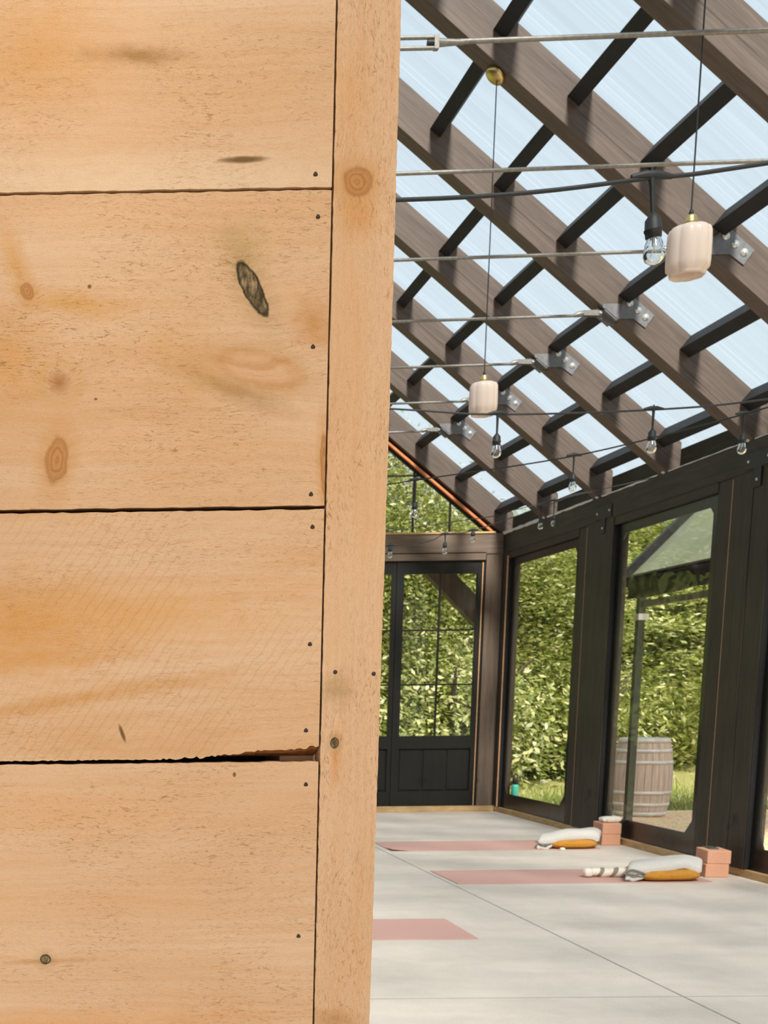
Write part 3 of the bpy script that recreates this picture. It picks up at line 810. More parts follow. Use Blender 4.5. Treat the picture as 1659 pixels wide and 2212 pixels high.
cf_ = thing('ceiling_front_added', 'unseen translucent roof added over the front to even out the light', 'ceiling', (3.0, 3.2, 3.0), kind='structure')  # unseen roof, added to even out the light on the floor
o = MB().prism([(RIDGE + 0.02, zt(RIDGE + 0.02) + 0.004), (4.93, zt(4.93) + 0.004), (4.93, zt(4.93) + 0.010), (RIDGE + 0.02, zt(RIDGE + 0.02) + 0.010)], 1, -6.0, 5.165).build('sheet', M['roof'], cf_); recalc(o)
def purl(x, ya, yb, par, mir=False):
    g = (lambda q: 3.0 - q) if mir else (lambda q: q)
    o = MB().prism([(g(x), zt(x) - 0.002), (g(x + 0.068), zt(x + 0.068) - 0.002), (g(x), zt(x + 0.068) - 0.09), (g(x - 0.07), zt(x) - 0.09)], 1, ya, yb).build('purlin', M['purlin'], par); recalc(o)
FY = [3.9, 2.7, 1.5, 0.3, -0.9, -2.1, -3.3, -4.5, -5.7]
for y in FY:
    o = MB().prism([(RIDGE, zb(RIDGE)), (XW, 3.0), (4.82, 3.0), (4.82, zt(4.82)), (RIDGE, zt(RIDGE))], 1, y, y + TH).build('rafter', M['rafter'], cf_); recalc(o)
    for x in PXS: purl(x, y + TH, y + 1.2, cf_)
for y in RY + FY:
    o = MB().prism([(RIDGE, zb(RIDGE)), (3.0 - XW, 3.0), (3.0 - 4.82, 3.2), (RIDGE, zt(RIDGE))], 1, y, y + TH).build('rafter', M['rafter'], cl); recalc(o)
for x in PXS: purl(x, -6.0, 13.6, cl, True)

# --- tie rods
for k in range(1, 8):
    y = RY[k] + 0.045
    rn = ['', 'farthest thin steel tie rod, below the second rafter from the gable', 'steel tie rod that ends at the plate beside the farther pendant', 'third steel tie rod from the gable', 'fourth steel tie rod from the gable', 'steel tie rod that ends behind the hanging bulb and nearer pendant', 'steel tie rod just above the near black light cable', 'topmost steel tie rod, with a turnbuckle'][k]
    td = thing('tie_rod', rn, 'tie rod', (3.6, y, 3.79), 'steel tie rods across the roof')
    zr = 3.775 + 0.0325
    def rz(x): return 3.798 + 0.034 * (x - 1.5) / 2.1
    x0 = -0.6 if k != 7 else 1.46
    rad = 0.0095
    mb = MB().tube([(x0, y, rz(x0)), (3.50, y, rz(3.50))], rad, 10)
    mb.build('rod', M['steel'], td)
    zc = rz(3.55) + 0.012
    ck = MB().tube([(3.47, y, rz(3.47)), (3.495, y, zc - 0.006), (3.53, y, zc), (3.545, y, zc)], [0.011, 0.018, 0.019, 0.012], 10)
    for dy in (-0.019, 0.011):
        ck.prism([(3.53, zc - 0.016), (3.53, zc + 0.016), (3.65, zc + 0.019), (3.665, zc), (3.65, zc - 0.019)], 1, y + dy, y + dy + 0.008)
    ck.build('clevis', M['steel'], td)
    MB().tube([(3.643, y - 0.028, zc), (3.643, y + 0.028, zc)], 0.010, 10).build('pin', M['bolt'], td)
    if k == 7:
        zz = rz(1.4)
        tb = MB()
        for s in (-1, 1): tb.tube([(1.20, y, zz + s * 0.019), (1.45, y, zz + s * 0.019)], 0.0078, 10)
        for xx in (1.185, 1.445): tb.box(xx, xx + 0.018, y - 0.012, y + 0.012, zz - 0.025, zz + 0.025)
        tb.build('turnbuckle', M['steel'], td)
        MB().tube([(1.42, y, zz), (1.47, y, zz)], 0.012, 10).build('threaded_end', M['black'], td)
        MB().tube([(1.463, y, zz), (1.50, y, zz), (1.56, y, zz)], [0.016, 0.013, 0.0095], 10).build('collar', M['steel'], td)
        MB().tube([(-0.6, y, zz), (1.23, y, zz)], rad, 10).build('rod', M['steel'], td)

# --- pendants
def octa(th):
    return 0.965 + 0.085 * abs(math.sin(4 * th + 0.5)) ** 0.75
for (y, lab) in ((7.5 + TH / 2, 'milky glass pendant lamp with a brass canopy, the farther of the two'), (5.1 + TH / 2, 'large milky glass pendant lamp beside the nearest hanging bulb')):
    x = 2.492
    ztop = zb(x)
    pd = thing('pendant_lamp', lab, 'pendant lamp', (x, y, 2.93), 'milky glass pendant lamps')
    Mx = Matrix.Rotation(t_, 3, 'Y')
    MB().lathe((x, y, ztop), [(0.0, -0.030), (0.052, -0.030), (0.058, -0.026), (0.060, 0.0), (0.0, 0.0)], 28, None, Mx).build('canopy', M['brass'], pd)
    MB().tube([(x, y, ztop - 0.03), (x, y, 3.17)], 0.0032, 6).build('cord', M['rubber'], pd)
    MB().lathe((x, y, 3.172), [(0.0, 0.012), (0.006, 0.012), (0.011, -0.006), (0.0, -0.006)], 10).build('strain_relief', M['rubber'], pd)
    MB().lathe((x, y, 3.118), [(0.021, 0.0), (0.022, 0.014), (0.0245, 0.017), (0.0245, 0.023), (0.021, 0.026), (0.021, 0.038), (0.018, 0.044), (0.010, 0.050), (0.0, 0.051)], 20).build('socket', M['brass'], pd)
    pr = [(0.0, 3.122), (0.03, 3.122), (0.058, 3.120), (0.071, 3.113), (0.0765, 3.098), (0.078, 3.05), (0.078, 2.985), (0.076, 2.962), (0.066, 2.951), (0.064, 2.944), (0.062, 2.935), (0.056, 2.935), (0.056, 2.955), (0.070, 2.97), (0.071, 3.09), (0.05, 3.112), (0.0, 3.114)]
    MB().lathe((x, y, 0), pr, 128, octa).build('shade', M['milk'], pd)

# --- string lights
def interp(pts, n=24):
    out = []
    P = [Vector(p) for p in pts]
    P = [P[0] * 2 - P[1]] + P + [P[-1] * 2 - P[-2]]
    for i in range(1, len(P) - 2):
        for q in range(n):
            u = q / n
            a, b, c, d_ = P[i - 1], P[i], P[i + 1], P[i + 2]
            out.append(0.5 * ((2 * b) + (c - a) * u + (2 * a - 5 * b + 4 * c - d_) * u * u + (3 * b - a - 3 * c + d_) * u ** 3))
    out.append(P[-2])
    return out
def bulb(par, x, y, z, drop, lean=0.0):
    """lamp holder hanging on its lead from the cable at (x, y, z), with a clear bulb"""
    k = 0.82
    zz = z - drop
    xx = x + lean * drop
    R3 = Matrix.Rotation(-math.atan(lean), 3, 'Y')
    h = MB()
    h.tube([(x - 0.040, y, z + 0.002), (x - 0.013, y, z + 0.006), (x + 0.013, y, z + 0.006), (x + 0.040, y, z + 0.002)], [0.005, 0.009, 0.009, 0.005], 8)
    h.tube([(x, y, z), (x + 0.3 * lean * drop, y, z - 0.014), (xx, y, zz)], [0.007, 0.0055, 0.004], 8)
    h.tube([(x, y, z + 0.005), (x, y, z + 0.020)], 0.0028, 6)
    h.lathe((xx, y, zz), [(q * k, w * k) for q, w in [(0.0, 0.004), (0.006, 0.002), (0.010, -0.004), (0.018, -0.014), (0.0195, -0.034), (0.0215, -0.036), (0.0215, -0.040), (0.0195, -0.042), (0.0185, -0.055), (0.0, -0.055)]], 18, None, R3)
    ho = h.build('lamp_holder', M['rubber'], par)
    b = MB().lathe((xx, y, zz), [(q * k, w * k) for q, w in [(0.0135, -0.050), (0.016, -0.057), (0.0205, -0.070), (0.0245, -0.086), (0.0252, -0.096), (0.0215, -0.107), (0.012, -0.115), (0.0, -0.118)]], 22, None, R3)
    b.build('bulb', M['bulb'], ho)
    def pt(dx, dz): return tuple(Vector((xx, y, zz)) + R3 @ Vector((dx * k, 0, dz * k)))
    fl_ = MB().tube([pt(0, -0.050), pt(0, -0.075)], 0.0036, 8)
    fl_.tube([pt(0, -0.075), pt(-0.009, -0.098), pt(0, -0.080), pt(0.009, -0.098), pt(0, -0.076)], 0.0006, 5)
    fl_.build('filament', M['bolt'], ho)
strings = [
 ('near thick black light cable with one large hanging bulb', [(-1.79, 2.6, 2.42), (-0.6, 2.6, 2.29), (0.668, 2.6, 2.276), (1.171, 2.6, 2.308), (1.399, 2.6, 2.332), (2.4, 2.6, 2.46), (4.71, 2.6, 2.88)], 0.0045, [(1.171, 2.6, 2.308, 0.066, 0.10)]),
 ('black light string with two bulbs, just below the farther pendant', [(-1.79, 5.2, 2.80), (0.0, 5.2, 2.55), (1.338, 5.2, 2.456), (1.774, 5.2, 2.428), (2.408, 5.2, 2.437), (2.869, 5.2, 2.472), (3.6, 5.2, 2.58), (4.71, 5.2, 2.84)], 0.0040, [(1.774, 5.2, 2.428, 0.076), (2.408, 5.2, 2.437, 0.076)]),
 ('black light string that slants from the gable glass to the right edge', [(-1.6, 13.40, 2.86), (0.4, 10.4, 2.68), (2.047, 8.0, 2.618), (2.172, 7.8, 2.610), (2.779, 6.9, 2.574), (3.205, 6.0, 2.585), (3.258, 5.9, 2.593), (3.7, 5.2, 2.66), (4.71, 3.6, 2.88)], 0.0040, [(2.172, 7.8, 2.610, 0.13), (2.779, 6.9, 2.574, 0.09), (3.205, 6.0, 2.585, 0.085)]),
 ('far light string in front of the gable beam', [(-1.79, 10.0, 2.75), (0.5, 10.0, 2.45), (2.607, 10.0, 2.475), (3.036, 10.0, 2.559), (3.256, 10.0, 2.585), (3.882, 10.0, 2.788), (4.044, 10.0, 2.842), (4.70, 10.0, 2.98)], 0.0036, [(2.60, 10.0, 2.475, 0.0), (3.036, 10.0, 2.559, 0.06), (3.256, 10.0, 2.585, 0.0), (3.79, 10.0, 2.762, 0.08)]),
 ('farthest light string, which meets the header beam', [(-1.79, 11.0, 2.75), (1.5, 11.0, 2.62), (3.557, 11.0, 2.809), (3.89, 11.0, 2.875), (4.249, 11.0, 2.952), (4.536, 11.0, 3.023), (4.70, 11.0, 2.98)], 0.0036, [(4.28, 11.0, 2.955, 0.12)]),
]
for lab, pts, rad, bl_ in strings:
    st = thing('string_light', lab, 'string light', pts[2], 'bulb strings across the room')
    MB().tube(interp(pts, 10), rad, 8).build('cable', M['rubber'], st)
    for bp in bl_: bulb(st, *bp)

# --- mats, cushions, blocks
mats = [((2.70, 4.44), (10.04, 10.67), 'far pink mat nearest the gable', True), ((2.675, 4.415), (8.225, 8.865), 'middle pink mat with the striped cloth', False), ((0.44, 2.184), (6.34, 6.93), 'nearest pink mat at the left, with nothing on it', False)]
for (xa, xb_), (ya, yb), lab, curl in mats:
    nx, ny = 40, 16
    vs = []; 
    for lay in (0.0, 0.004):
        for i in range(nx + 1):
            for j in range(ny + 1):
                u, v = i / nx, j / ny
                x = xa + (xb_ - xa) * u; y = ya + (yb - ya) * v
                z = 0.001 + lay
                if curl:
                    q = max(0.0, 0.09 - u) * max(0.0, 0.35 - v)
                    z += q * 0.45
                vs.append((x, y, z))
    fs = []
    n1 = (nx + 1) * (ny + 1)
    for i in range(nx):
        for j in range(ny):
            a = i * (ny + 1) + j
            fs.append((n1 + a, n1 + a + ny + 1, n1 + a + ny + 2, n1 + a + 1)); fs.append((a, a + 1, a + ny + 2, a + ny + 1))
    edge = [i * (ny + 1) for i in range(nx + 1)] + [nx * (ny + 1) + j for j in range(1, ny + 1)] + [i * (ny + 1) + ny for i in range(nx - 1, -1, -1)] + [j for j in range(ny - 1, 0, -1)]
    for q in range(len(edge)):
        a, b = edge[q], edge[(q + 1) % len(edge)]
        fs.append((a, b, n1 + b, n1 + a))
    o = MB().add(vs, fs).build('yoga_mat', M['mat']); recalc(o)
    tag(o, lab + ', on the concrete floor', 'yoga mat', 'pink yoga mats')

def superq(c, a, b, h, e, seed, nu=48, nv=18, wr=0.0):
    rr = random.Random(seed); ph = [rr.uniform(0, 6.28) for _ in range(6)]
    def sp(v, p): return math.copysign(abs(v) ** p, v)
    vs = []; fs = []
    for j in range(nv + 1):
        la = -math.pi / 2 + math.pi * j / nv
        for i in range(nu):
            th = 2 * math.pi * i / nu
            x = a * sp(math.cos(la), 0.55) * sp(math.cos(th), e); y = b * sp(math.cos(la), 0.55) * sp(math.sin(th), e); z = h * sp(math.sin(la), 0.85)
            w = wr * (math.sin(7 * th + ph[0]) * 0.5 + math.sin(13 * th + ph[1] + 3 * la) * 0.5 + math.sin(19 * th + ph[2]) * 0.3) * math.cos(la)
            s_ = 1 + w
            vs.append((c[0] + x * s_, c[1] + y * s_, max(c[2] + z * (1 + 0.5 * w), c[2] - h * 0.93)))
    for j in range(nv):
        for i in range(nu):
            fs.append((j * nu + i, j * nu + (i + 1) % nu, (j + 1) * nu + (i + 1) % nu, (j + 1) * nu + i))
    return vs, fs

def blanket_mesh(cx, cy, z0, cl, hd, th, seed):
    """folded blanket: centre line cl in (x, z), half depth hd, half thickness th"""
    rr = random.Random(seed); ph = [rr.uniform(0, 6.28) for _ in range(4)]
    P = interp([(x, 0, z) for x, z in cl], 6)
    NV = 40
    vs = []; fs = []
    for i, p in enumerate(P):
        t = (P[min(i + 1, len(P) - 1)] - P[max(0, i - 1)]).normalized(); nrm = Vector((-t.z, 0, t.x))
        u = i / (len(P) - 1)
        cap = min(1.0, (min(u, 1 - u) / 0.05 + 0.02)) ** 0.45
        for k in range(NV):
            a = 2 * math.pi * k / NV
            ca, sa = math.cos(a), math.sin(a)
            yy = hd * math.copysign(abs(ca) ** 0.3, ca) * (0.96 + 0.04 * cap) + 0.006 * math.sin(9 * u + ph[0])
            nn = th * math.copysign(abs(sa) ** 0.55, sa) * cap
            wv = 0.004 * math.sin(14 * u + ph[1] + 4 * yy) + 0.003 * math.sin(31 * yy + ph[2] + 6 * u)
            # the front and back edges sag over the cushion
            sag = -0.022 * max(0.0, abs(yy) / hd - 0.6) / 0.4
            q = p + nrm * (nn + wv) + Vector((cx + 0.5 * (yy + hd), cy + yy, z0 + sag))
            vs.append(q)
    n = len(P)
    for i in range(n - 1):
        for k in range(NV):
            fs.append((i * NV + k, i * NV + (k + 1) % NV, (i + 1) * NV + (k + 1) % NV, (i + 1) * NV + k))
    fs.append(tuple(range(NV - 1, -1, -1))); fs.append(tuple((n - 1) * NV + k for k in range(NV)))
    return vs, fs

def seat(cx, cy, z0, sc, lab_c, lab_b, dark, seed):
    cu = thing('floor_cushion', lab_c, 'cushion', (cx, cy, z0), 'mustard floor cushions')
    hh = 0.046 * sc
    MB().add(*superq((cx, cy, z0 + hh * 0.94), 0.214 * sc, 0.175, hh, 0.42, seed, 64, 20, 0.012), smooth=True).build('cover', M['mustard'], cu)
    pts = [(cx + 0.214 * sc * math.copysign(abs(math.cos(a)) ** 0.42, math.cos(a)), cy + 0.175 * math.copysign(abs(math.sin(a)) ** 0.42, math.sin(a)), z0 + hh * 0.72 + 0.004 * math.sin(5 * a)) for a in [2 * math.pi * q / 64 for q in range(65)]]
    MB().tube(pts, 0.004, 6, False).build('seam', M['mustard'], cu)
    bl = thing('folded_blanket', lab_b, 'blanket', (cx - 0.02, cy, z0 + 0.1), 'folded off white blankets')
    cl_ = [(-0.31, 0.072), (-0.22, 0.092), (-0.12, 0.108), (0.0, 0.112), (0.09, 0.124 if dark else 0.120), (0.15, 0.110), (0.20, 0.086)]
    b_o = MB().add(*blanket_mesh(cx, cy - 0.005, z0, cl_, 0.14, 0.034, seed), smooth=True).build('top_layer', M['blanket'], bl)
    # the loose folds at the left end, hanging to the mat
    cl2 = [(-0.315, 0.050), (-0.285, 0.036), (-0.24, 0.040), (-0.19, 0.062)] if dark else [(-0.315, 0.046), (-0.285, 0.026), (-0.24, 0.026), (-0.19, 0.055)]
    MB().add(*blanket_mesh(cx, cy - 0.012, z0, cl2, 0.135, 0.018, seed + 1), smooth=True).build('lower_fold', M['blanket'], bl)
    if dark:
        yq = cy - 0.152
        loop = [(-0.335, 0.058), (-0.285, 0.084), (-0.225, 0.070), (-0.185, 0.050), (-0.215, 0.036), (-0.275, 0.052), (-0.335, 0.058)]
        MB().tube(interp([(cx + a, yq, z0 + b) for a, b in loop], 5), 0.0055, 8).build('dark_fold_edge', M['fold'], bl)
    else:
        loop = [(-0.33, 0.068), (-0.295, 0.046), (-0.25, 0.034), (-0.20, 0.044)]
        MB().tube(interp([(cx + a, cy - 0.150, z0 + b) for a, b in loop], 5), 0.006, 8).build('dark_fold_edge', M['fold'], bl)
seat(4.14, 8.385, 0.005, 1.0, 'mustard cushion under the blanket on the middle mat', 'folded off white blanket with a dark fold, on the cushion of the middle mat', True, 4)
seat(4.225, 10.19, 0.005, 0.95, 'mustard cushion under the blanket on the far mat', 'folded off white blanket on the cushion of the far mat', False, 9)

def block(cx, cy, z, rot, lab):
    o = thing('yoga_block', lab, 'yoga block', (cx, cy, z), 'peach yoga blocks')
    ca, sa = math.cos(rot), math.sin(rot)
    def P(x, y, zz): return (cx + x * ca - y * sa, cy + x * sa + y * ca, z + zz)
    a, b, h = 0.078, 0.112, 0.094
    MB().hexa([P(-a, -b, 0), P(a, -b, 0), P(a, b, 0), P(-a, b, 0), P(-a, -b, h), P(a, -b, h), P(a, b, h), P(-a, b, h)]).build('foam', M['cork'], o, 0.006)
    return o
block(4.565, 8.548, 0.0, -0.10, 'lower peach foam block of the stack by the near dark post')
block(4.578, 8.548, 0.0945, -0.14, 'upper peach foam block with a dark slip on it, by the near dark post')
block(4.640, 10.40, 0.0, -0.05, 'lower peach foam block of the stack behind the far cushion')
block(4.643, 10.40, 0.0945, -0.06, 'upper peach foam block with a crumpled white cloth on it')
ph_ = thing('phone', 'thin dark slab lying on the upper foam block by the near post', 'phone', (4.575, 8.58, 0.189))
MB().hexa([(4.54, 8.53, 0.1895), (4.60, 8.52, 0.1895), (4.615, 8.65, 0.1895), (4.555, 8.66, 0.1895), (4.54, 8.53, 0.197), (4.60, 8.52, 0.197), (4.615, 8.65, 0.197), (4.555, 8.66, 0.197)]).build('body', plain('dark slab', srgb(92, 92, 78), 0.4), ph_, 0.002)
cv, cf = superq((4.66, 10.38, 0.189 + 0.025), 0.085, 0.055, 0.027, 0.7, 3, 40, 14, 0.16)
tag(MB().add(cv, cf, True).build('crumpled_cloth', M['tissue']), 'crumpled white cloth on top of the far foam blocks', 'cloth')
cv, cf = superq((4.10, 9.985, 0.012), 0.02, 0.015, 0.012, 0.8, 5, 20, 8, 0.15)
tag(MB().add(cv, cf, True).build('tissue_scrap', M['tissue']), 'tiny white scrap in front of the far mustard cushion', 'scrap')
# the striped cloth roll
rs = random.Random(12)
pts = []; rad = []
for q in range(33):
    u = q / 32
    pts.append((3.655 + 0.34 * u, 8.46 + 0.02 * math.sin(5 * u), 0.006 + 0.032 + 0.004 * math.sin(11 * u)))
    rad.append(0.032 * (0.72 + 0.28 * min(1, u / 0.3)) * (1 + 0.12 * math.sin(23 * u) + 0.06 * math.sin(41 * u)) * (min(1, min(u, 1 - u) / 0.05 + 0.15)) ** 0.5)
sc_ = thing('striped_cloth', 'rolled white cloth with grey stripes on the middle pink mat', 'cloth', (3.8, 8.5, 0.006))
MB().tube(pts, rad, 20).build('roll', M['stripe'], sc_)
cv, cf = superq((3.662, 8.465, 0.04), 0.035, 0.035, 0.031, 0.9, 6, 24, 12, 0.1)
MB().add(cv, cf, True).build('knotted_end', M['tissue'], sc_)

# ------------------------------------------------------------------ outdoors
def ground():
    vs = []; fs = []; nx, ny = 40, 40
    for i in range(nx + 1):
        for j in range(ny + 1):
            x = -30 + 80 * i / nx; y = -15 + 60 * j / ny
            vs.append((x, y, -0.30 + 0.10 * (1 if (x > 5.2 or y > 13.8) else 0) + 0.02 * math.sin(x * 1.3) * math.sin(y * 0.9)))
    for i in range(nx):
        for j in range(ny):
            a = i * (ny + 1) + j
            fs.append((a, a + ny + 1, a + ny + 2, a + 1))
    return MB().add(vs, fs, True)
g = ground().build('lawn', M['lawn']); tag(g, 'sunlit mown lawn beyond the screened wall', 'lawn', kind='structure')
gp = MB().box(4.95, 9.6, 1.0, 15.0, -0.26, -0.165).build('gravel_path', M['gravel']); tag(gp, 'tan gravel strip outside the screened wall', 'path', kind='structure')
og = MB().box(4.90, 5.02, 11.6, 13.3, -0.25, 0.07).box(4.80, 4.90, 11.6, 13.3, 0.0555, 0.07).build('trim_1', M['stain_shade_y']); tag(og, 'outer sill below the corner clear panel', 'sill', kind='structure')

# hillside and trees
hv = []; hf = []
for i in range(41):
    for j in range(13):
        x = -16 + 56 * i / 40; v = j / 12
        y0 = 24.5 + 0.55 * (x - 6) if x > 6 else 24.5
        hv.append((x, y0 + 9 * v + 0.5 * math.sin(i * 1.7 + j), -0.25 + 6.0 * v ** 0.8 + 0.3 * math.sin(i * 2.1 + j * 1.3)))
for i in range(40):
    for j in range(12):
        a = i * 13 + j
        hf.append((a, a + 13, a + 14, a + 1))
hl = MB().add(hv, hf, True).build('hillside', M['hill']); tag(hl, 'wooded slope behind the trees', 'hillside', kind='structure')

def leaves(n, rx, ry, rz, zc, seed, size, flat):
    R_ = np.random.RandomState(seed)
    nc = 150
    # clusters near the outside of the crown
    d_ = R_.normal(size=(nc, 3)); d_ /= np.linalg.norm(d_, axis=1)[:, None]
    rr_ = R_.uniform(0.55, 1.0, nc) ** 0.6
    C = d_ * rr_[:, None] * np.array([rx, ry, rz]); C[:, 2] += zc
    k = R_.randint(0, nc, n)
    P = C[k] + R_.normal(size=(n, 3)) * np.array([0.42, 0.42, 0.20 if flat else 0.34])
    P[:, 2] = np.maximum(P[:, 2], 0.05)
    N = R_.normal(size=(n, 3)) * (0.45 if flat else 0.8) + np.array([0, -0.5, 0.8])
    N /= np.linalg.norm(N, axis=1)[:, None]
    A = np.cross(N, R_.normal(size=(n, 3))); A /= np.linalg.norm(A, axis=1)[:, None]
    B = np.cross(N, A)
    s = R_.uniform(0.6, 1.25, n)[:, None] * size
    V = np.empty((n, 4, 3))
    V[:, 0] = P - A * s; V[:, 1] = P + B * s * 0.48 - N * s * 0.12; V[:, 2] = P + A * s; V[:, 3] = P - B * s * 0.48 - N * s * 0.12
    return V.reshape(-1, 3)
def leaf_mesh(name, V, mat):
    me = bpy.data.meshes.new(name)
    nv = len(V)
    me.vertices.add(nv); me.vertices.foreach_set('co', V.astype(np.float32).ravel())
    nf = nv // 4
    me.loops.add(nv); me.loops.foreach_set('vertex_index', np.arange(nv, dtype=np.int32))
    me.polygons.add(nf); me.polygons.foreach_set('loop_start', np.arange(0, nv, 4, dtype=np.int32))
    try: me.polygons.foreach_set('loop_total', np.full(nf, 4, dtype=np.int32))
    except Exception: pass
    me.update(calc_edges=True); me.validate()
    me.materials.append(mat)
    return me
def trunk_mesh(h, seed):
    r_ = random.Random(seed)
    mb = MB().tube([(0, 0, -0.2), (0.05, 0, h * 0.3), (0.0, 0.06, h * 0.6), (0.05, 0, h * 0.9)], [0.16, 0.13, 0.09, 0.03], 9)
    for q in range(7):
        a = r_.uniform(0, 6.28); z = h * (0.25 + 0.08 * q)
        mb.tube([(0, 0, z), (0.7 * math.cos(a), 0.7 * math.sin(a), z + 0.5), (1.4 * math.cos(a), 1.4 * math.sin(a), z + 1.2)], [0.06, 0.04, 0.015], 6)
    return mb
protos = {}
def proto(kind, seed, mat, n, rx, ry, rz, zc, size, flat):
    me = leaf_mesh('foliage', leaves(n, rx, ry, rz, zc, seed, size, flat), mat)
    tk = trunk_mesh(zc + rz * 0.8, seed)
    tm_ = bpy.data.meshes.new('trunk'); tm_.from_pydata([tuple(v) for v in tk.v], [], tk.f); tm_.materials.append(M['bark'])
    tm_.polygons.foreach_set('use_smooth', [True] * len(tm_.polygons))
    protos[kind] = (me, tm_)
proto('tree', 11, M['leaf'], 80000, 2.3, 2.0, 4.2, 4.4, 0.060, False)
proto('tier', 12, M['leaf2'], 46000, 2.4, 2.0, 4.4, 4.5, 0.090, True)
proto('bush', 13, M['leaf2'], 14000, 1.35, 1.1, 1.0, 0.95, 0.062, True)
def tree(kind, x, y, s, rot, name, label, cat, group):
    t = thing(name, label, cat, (x, y, -0.22), group)
    for nm, me in zip(('foliage', 'trunk'), protos[kind]):
        o = bpy.data.objects.new(nm, me); COL.objects.link(o); o.parent = t
    t.scale = (s, s, s * (0.76 if kind != 'bush' else 1.0)); t.rotation_euler = (0, 0, rot)
    return t
TG = 'leafy trees beyond the building'
for (kind, x, y, zs, rt, lab) in (
    ('tree', 1.6, 21.4, 0.76, 0.3, 'leafy green tree behind the left-hand glazed door'),
    ('tree', 5.1, 21.6, 0.67, 1.4, 'tall leafy tree that fills the gable glass'),
    ('tree', 7.6, 23.0, 0.55, 2.6, 'leafy green tree behind the door beside the corner post'),
    ('tier', 10.1, 24.6, 0.48, 0.2, 'leafy green tree filling the clear panel by the corner post'),
    ('tier', 12.2, 26.2, 0.58, 2.0, 'leafy green tree behind the wine barrel'),
    ('tier', 14.4, 27.4, 0.60, 0.9, 'leafy green tree right of the barrel, under the tent roof'),
    ('tier', 16.9, 28.6, 0.62, 3.9, 'leafy green tree at the right edge, past the near post'),
    ):
    tree(kind, x, y, 1.0, rt, 'leafy_tree', lab, 'tree', TG).scale = (0.85 if zs > 0.66 else 1.0, 0.85 if zs > 0.66 else 1.0, zs)
SG = 'low shrubs along the lawn'
for (x, y, s, rt, lab) in ((6.2, 20.0, 1.0, 0.2, 'low green shrub behind the lower door glass'), (8.6, 21.6, 1.0, 1.2, 'low green shrub at the lawn edge in the corner clear panel'), (10.6, 23.6, 1.0, 2.2, 'low green shrub left of the barrel at the lawn edge'), (12.6, 25.2, 1.0, 3.0, 'low green shrub right of the barrel at the lawn edge'), (14.8, 26.4, 1.0, 4.1, 'low green shrub at the lawn edge past the near post')):
    tree('bush', x, y, s, rt, 'low_shrub', lab, 'shrub', SG)
# grass tufts at the edge of the gravel
R_ = np.random.RandomState(5)
n = 14000
gx = R_.uniform(6.0, 10.5, n); gy = 15.0 + np.abs(R_.normal(size=n)) * 1.6
sel = R_.uniform(size=n) < np.exp(-(gy - 15.0) / 2.2) + 0.1
gx, gy = gx[sel], gy[sel]; n = len(gx)
h = R_.uniform(0.05, 0.17, n) * np.where(R_.uniform(size=n) > 0.85, 1.6, 1.0); ang = R_.uniform(0, 6.28, n); wd = 0.007
dx, dy = np.cos(ang) * wd, np.sin(ang) * wd; lx, ly = R_.normal(size=n) * 0.05, R_.normal(size=n) * 0.05
V = np.empty((n, 4, 3)); z0 = -0.21
V[:, 0] = np.stack([gx - dx, gy - dy, np.full(n, z0)], 1); V[:, 1] = np.stack([gx + dx, gy + dy, np.full(n, z0)], 1)
V[:, 2] = np.stack([gx + lx + dx * .3, gy + ly + dy * .3, z0 + h], 1); V[:, 3] = np.stack([gx + lx - dx * .3, gy + ly - dy * .3, z0 + h], 1)
gm_ = leaf_mesh('grass', V.reshape(-1, 3), leaf_mat('grass blade', srgb(96, 112, 44), srgb(134, 146, 66), srgb(190, 190, 120)))
go = bpy.data.objects.new('grass', gm_); COL.objects.link(go); tag(go, 'longer green grass at the edge of the gravel', 'grass', kind='stuff')

# barrel
bx, by, bz = 6.83, 14.45, -0.165
br = thing('wine_barrel', 'weathered grey oak barrel standing on the gravel outside the clear panel', 'barrel', (bx, by, bz))
H = 0.92
def brr(z):
    u = z / H * 2 - 1
    return 0.325 - 0.055 * u * u
prof = [(0.0, 0.0)] + [(brr(H * q / 16), H * q / 16) for q in range(17)] + [(brr(H) - 0.025, H), (brr(H) - 0.025, H - 0.03), (0.0, H - 0.03)]
MB().lathe((bx, by, bz), prof, 52).build('staves', M['stave'], br)
for (z, w) in ((0.012, 0.045), (0.125, 0.04), (0.265, 0.04), (0.62, 0.04), (0.755, 0.04), (0.868, 0.05)):
    MB().lathe((bx, by, bz), [(brr(z) - 0.004, z), (brr(z) + 0.005, z), (brr(z + w) + 0.005, z + w), (brr(z + w) - 0.004, z + w)], 52).build('hoop', M['hoop'], br)

# tent
tx0, ty1, ty0 = 5.50, 12.0, 8.4
tn = thing('canopy_tent', 'black trimmed tent with a steep grey green roof, outside the clear panel', 'tent', (7.4, 10.2, -0.165))
ze = 2.36
rgx, rgz = 7.3, ze + 1.95
def tz(x): return ze + (x - 5.40) * (rgz - ze) / (rgx - 5.40)
o = MB()
for s in (0, 1):
    def mx(x): return x if s == 0 else 2 * rgx - x
    o.prism([(mx(5.42), tz(5.42)), (mx(rgx), rgz), (mx(rgx), rgz + 0.012), (mx(5.42), tz(5.42) + 0.012)], 1, ty0, ty1 - 0.03)
o = o.build('roof_cloth', M['canopy'], tn); recalc(o)
o = MB()
for s in (0, 1):
    def mx(x): return x if s == 0 else 2 * rgx - x
    for (ya, yb) in ((ty1 - 0.04, ty1 + 0.03), (ty0 - 0.03, ty0 + 0.04)):
        o.prism([(mx(5.38), tz(5.38) - 0.06), (mx(rgx), rgz - 0.06), (mx(rgx), rgz + 0.11), (mx(5.38), tz(5.38) + 0.11)], 1, ya, yb)
o = o.build('rake_trim', M['valance'], tn); recalc(o)
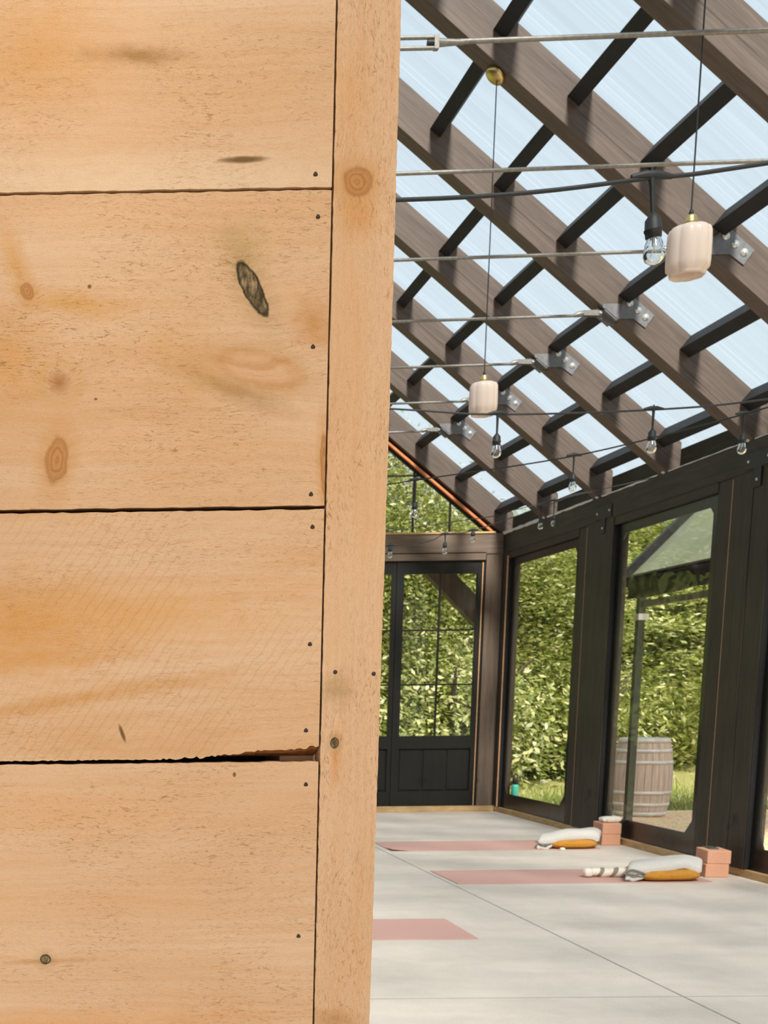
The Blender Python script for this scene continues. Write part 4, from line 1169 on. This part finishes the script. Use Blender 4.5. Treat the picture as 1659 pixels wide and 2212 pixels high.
# valance with soft folds
nv_ = 90; vs = []; fs = []
for q in range(nv_ + 1):
    u = q / nv_; y = ty1 + 0.02 - (ty1 - ty0) * u
    for k, z in enumerate((ze + 0.02, ze - 0.05, ze - 0.12, ze - 0.18)):
        fold = 0.018 * math.exp(-u * 9) * math.sin(u * 90 + k * 0.9) + 0.006 * math.sin(u * 40 + k) * k
        zz = z - (0.0 if k < 3 else 0.02 * math.sin(u * 11) * 0.5)
        vs.append((5.39 + fold + 0.012 * k, y, zz))
for q in range(nv_):
    for k in range(3):
        a = q * 4 + k
        fs.append((a, a + 4, a + 5, a + 1))
vo = MB().add(vs, fs, True).build('valance', M['valance'], tn)
so_ = vo.modifiers.new('thick', 'SOLIDIFY'); so_.thickness = 0.006
MB().box(5.375, 5.40, ty0, ty1, ze + 0.018, ze + 0.034).build('pale_edge', M['steel'], tn)
MB().box(5.55, 5.60, ty0, ty1, ze - 0.26, ze - 0.20).build('eave_bar', M['steel'], tn)
for (x, y) in ((5.555, ty1), (2 * rgx - 5.555, ty1), (5.555, ty0), (2 * rgx - 5.555, ty0)):
    lg = MB().box(x - 0.032, x + 0.032, y - 0.032, y + 0.032, -0.165, ze - 0.02).build('leg', M['tentleg'], tn)
    MB().box(x - 0.04, x + 0.055, y - 0.05, y + 0.04, 1.98, 2.04).build('clamp', M['bolt'], lg)
MB().tube([(rgx, ty0, rgz - 0.02), (rgx, ty1, rgz - 0.02)], 0.03, 8).build('ridge_bar', M['tentleg'], tn)

# bottle
wb = thing('water_bottle', 'turquoise water bottle with a dark cap standing outside the corner clear panel', 'bottle', (4.868, 13.2, 0.07))
MB().lathe((4.868, 13.2, 0.07), [(0.0, 0.0), (0.034, 0.0), (0.037, 0.006), (0.037, 0.21), (0.033, 0.232), (0.024, 0.245), (0.0, 0.246)], 24).build('flask', M['teal'], wb)
cp_ = MB().lathe((4.868, 13.2, 0.07), [(0.027, 0.244), (0.028, 0.30), (0.022, 0.315), (0.0, 0.316)], 20)
cp_.tube([(4.868 - 0.02, 13.2, 0.38), (4.868 - 0.026, 13.2, 0.405), (4.868, 13.2, 0.43), (4.868 + 0.026, 13.2, 0.405), (4.868 + 0.02, 13.2, 0.38)], 0.006, 8)
cp_.build('cap', M['black'], wb)
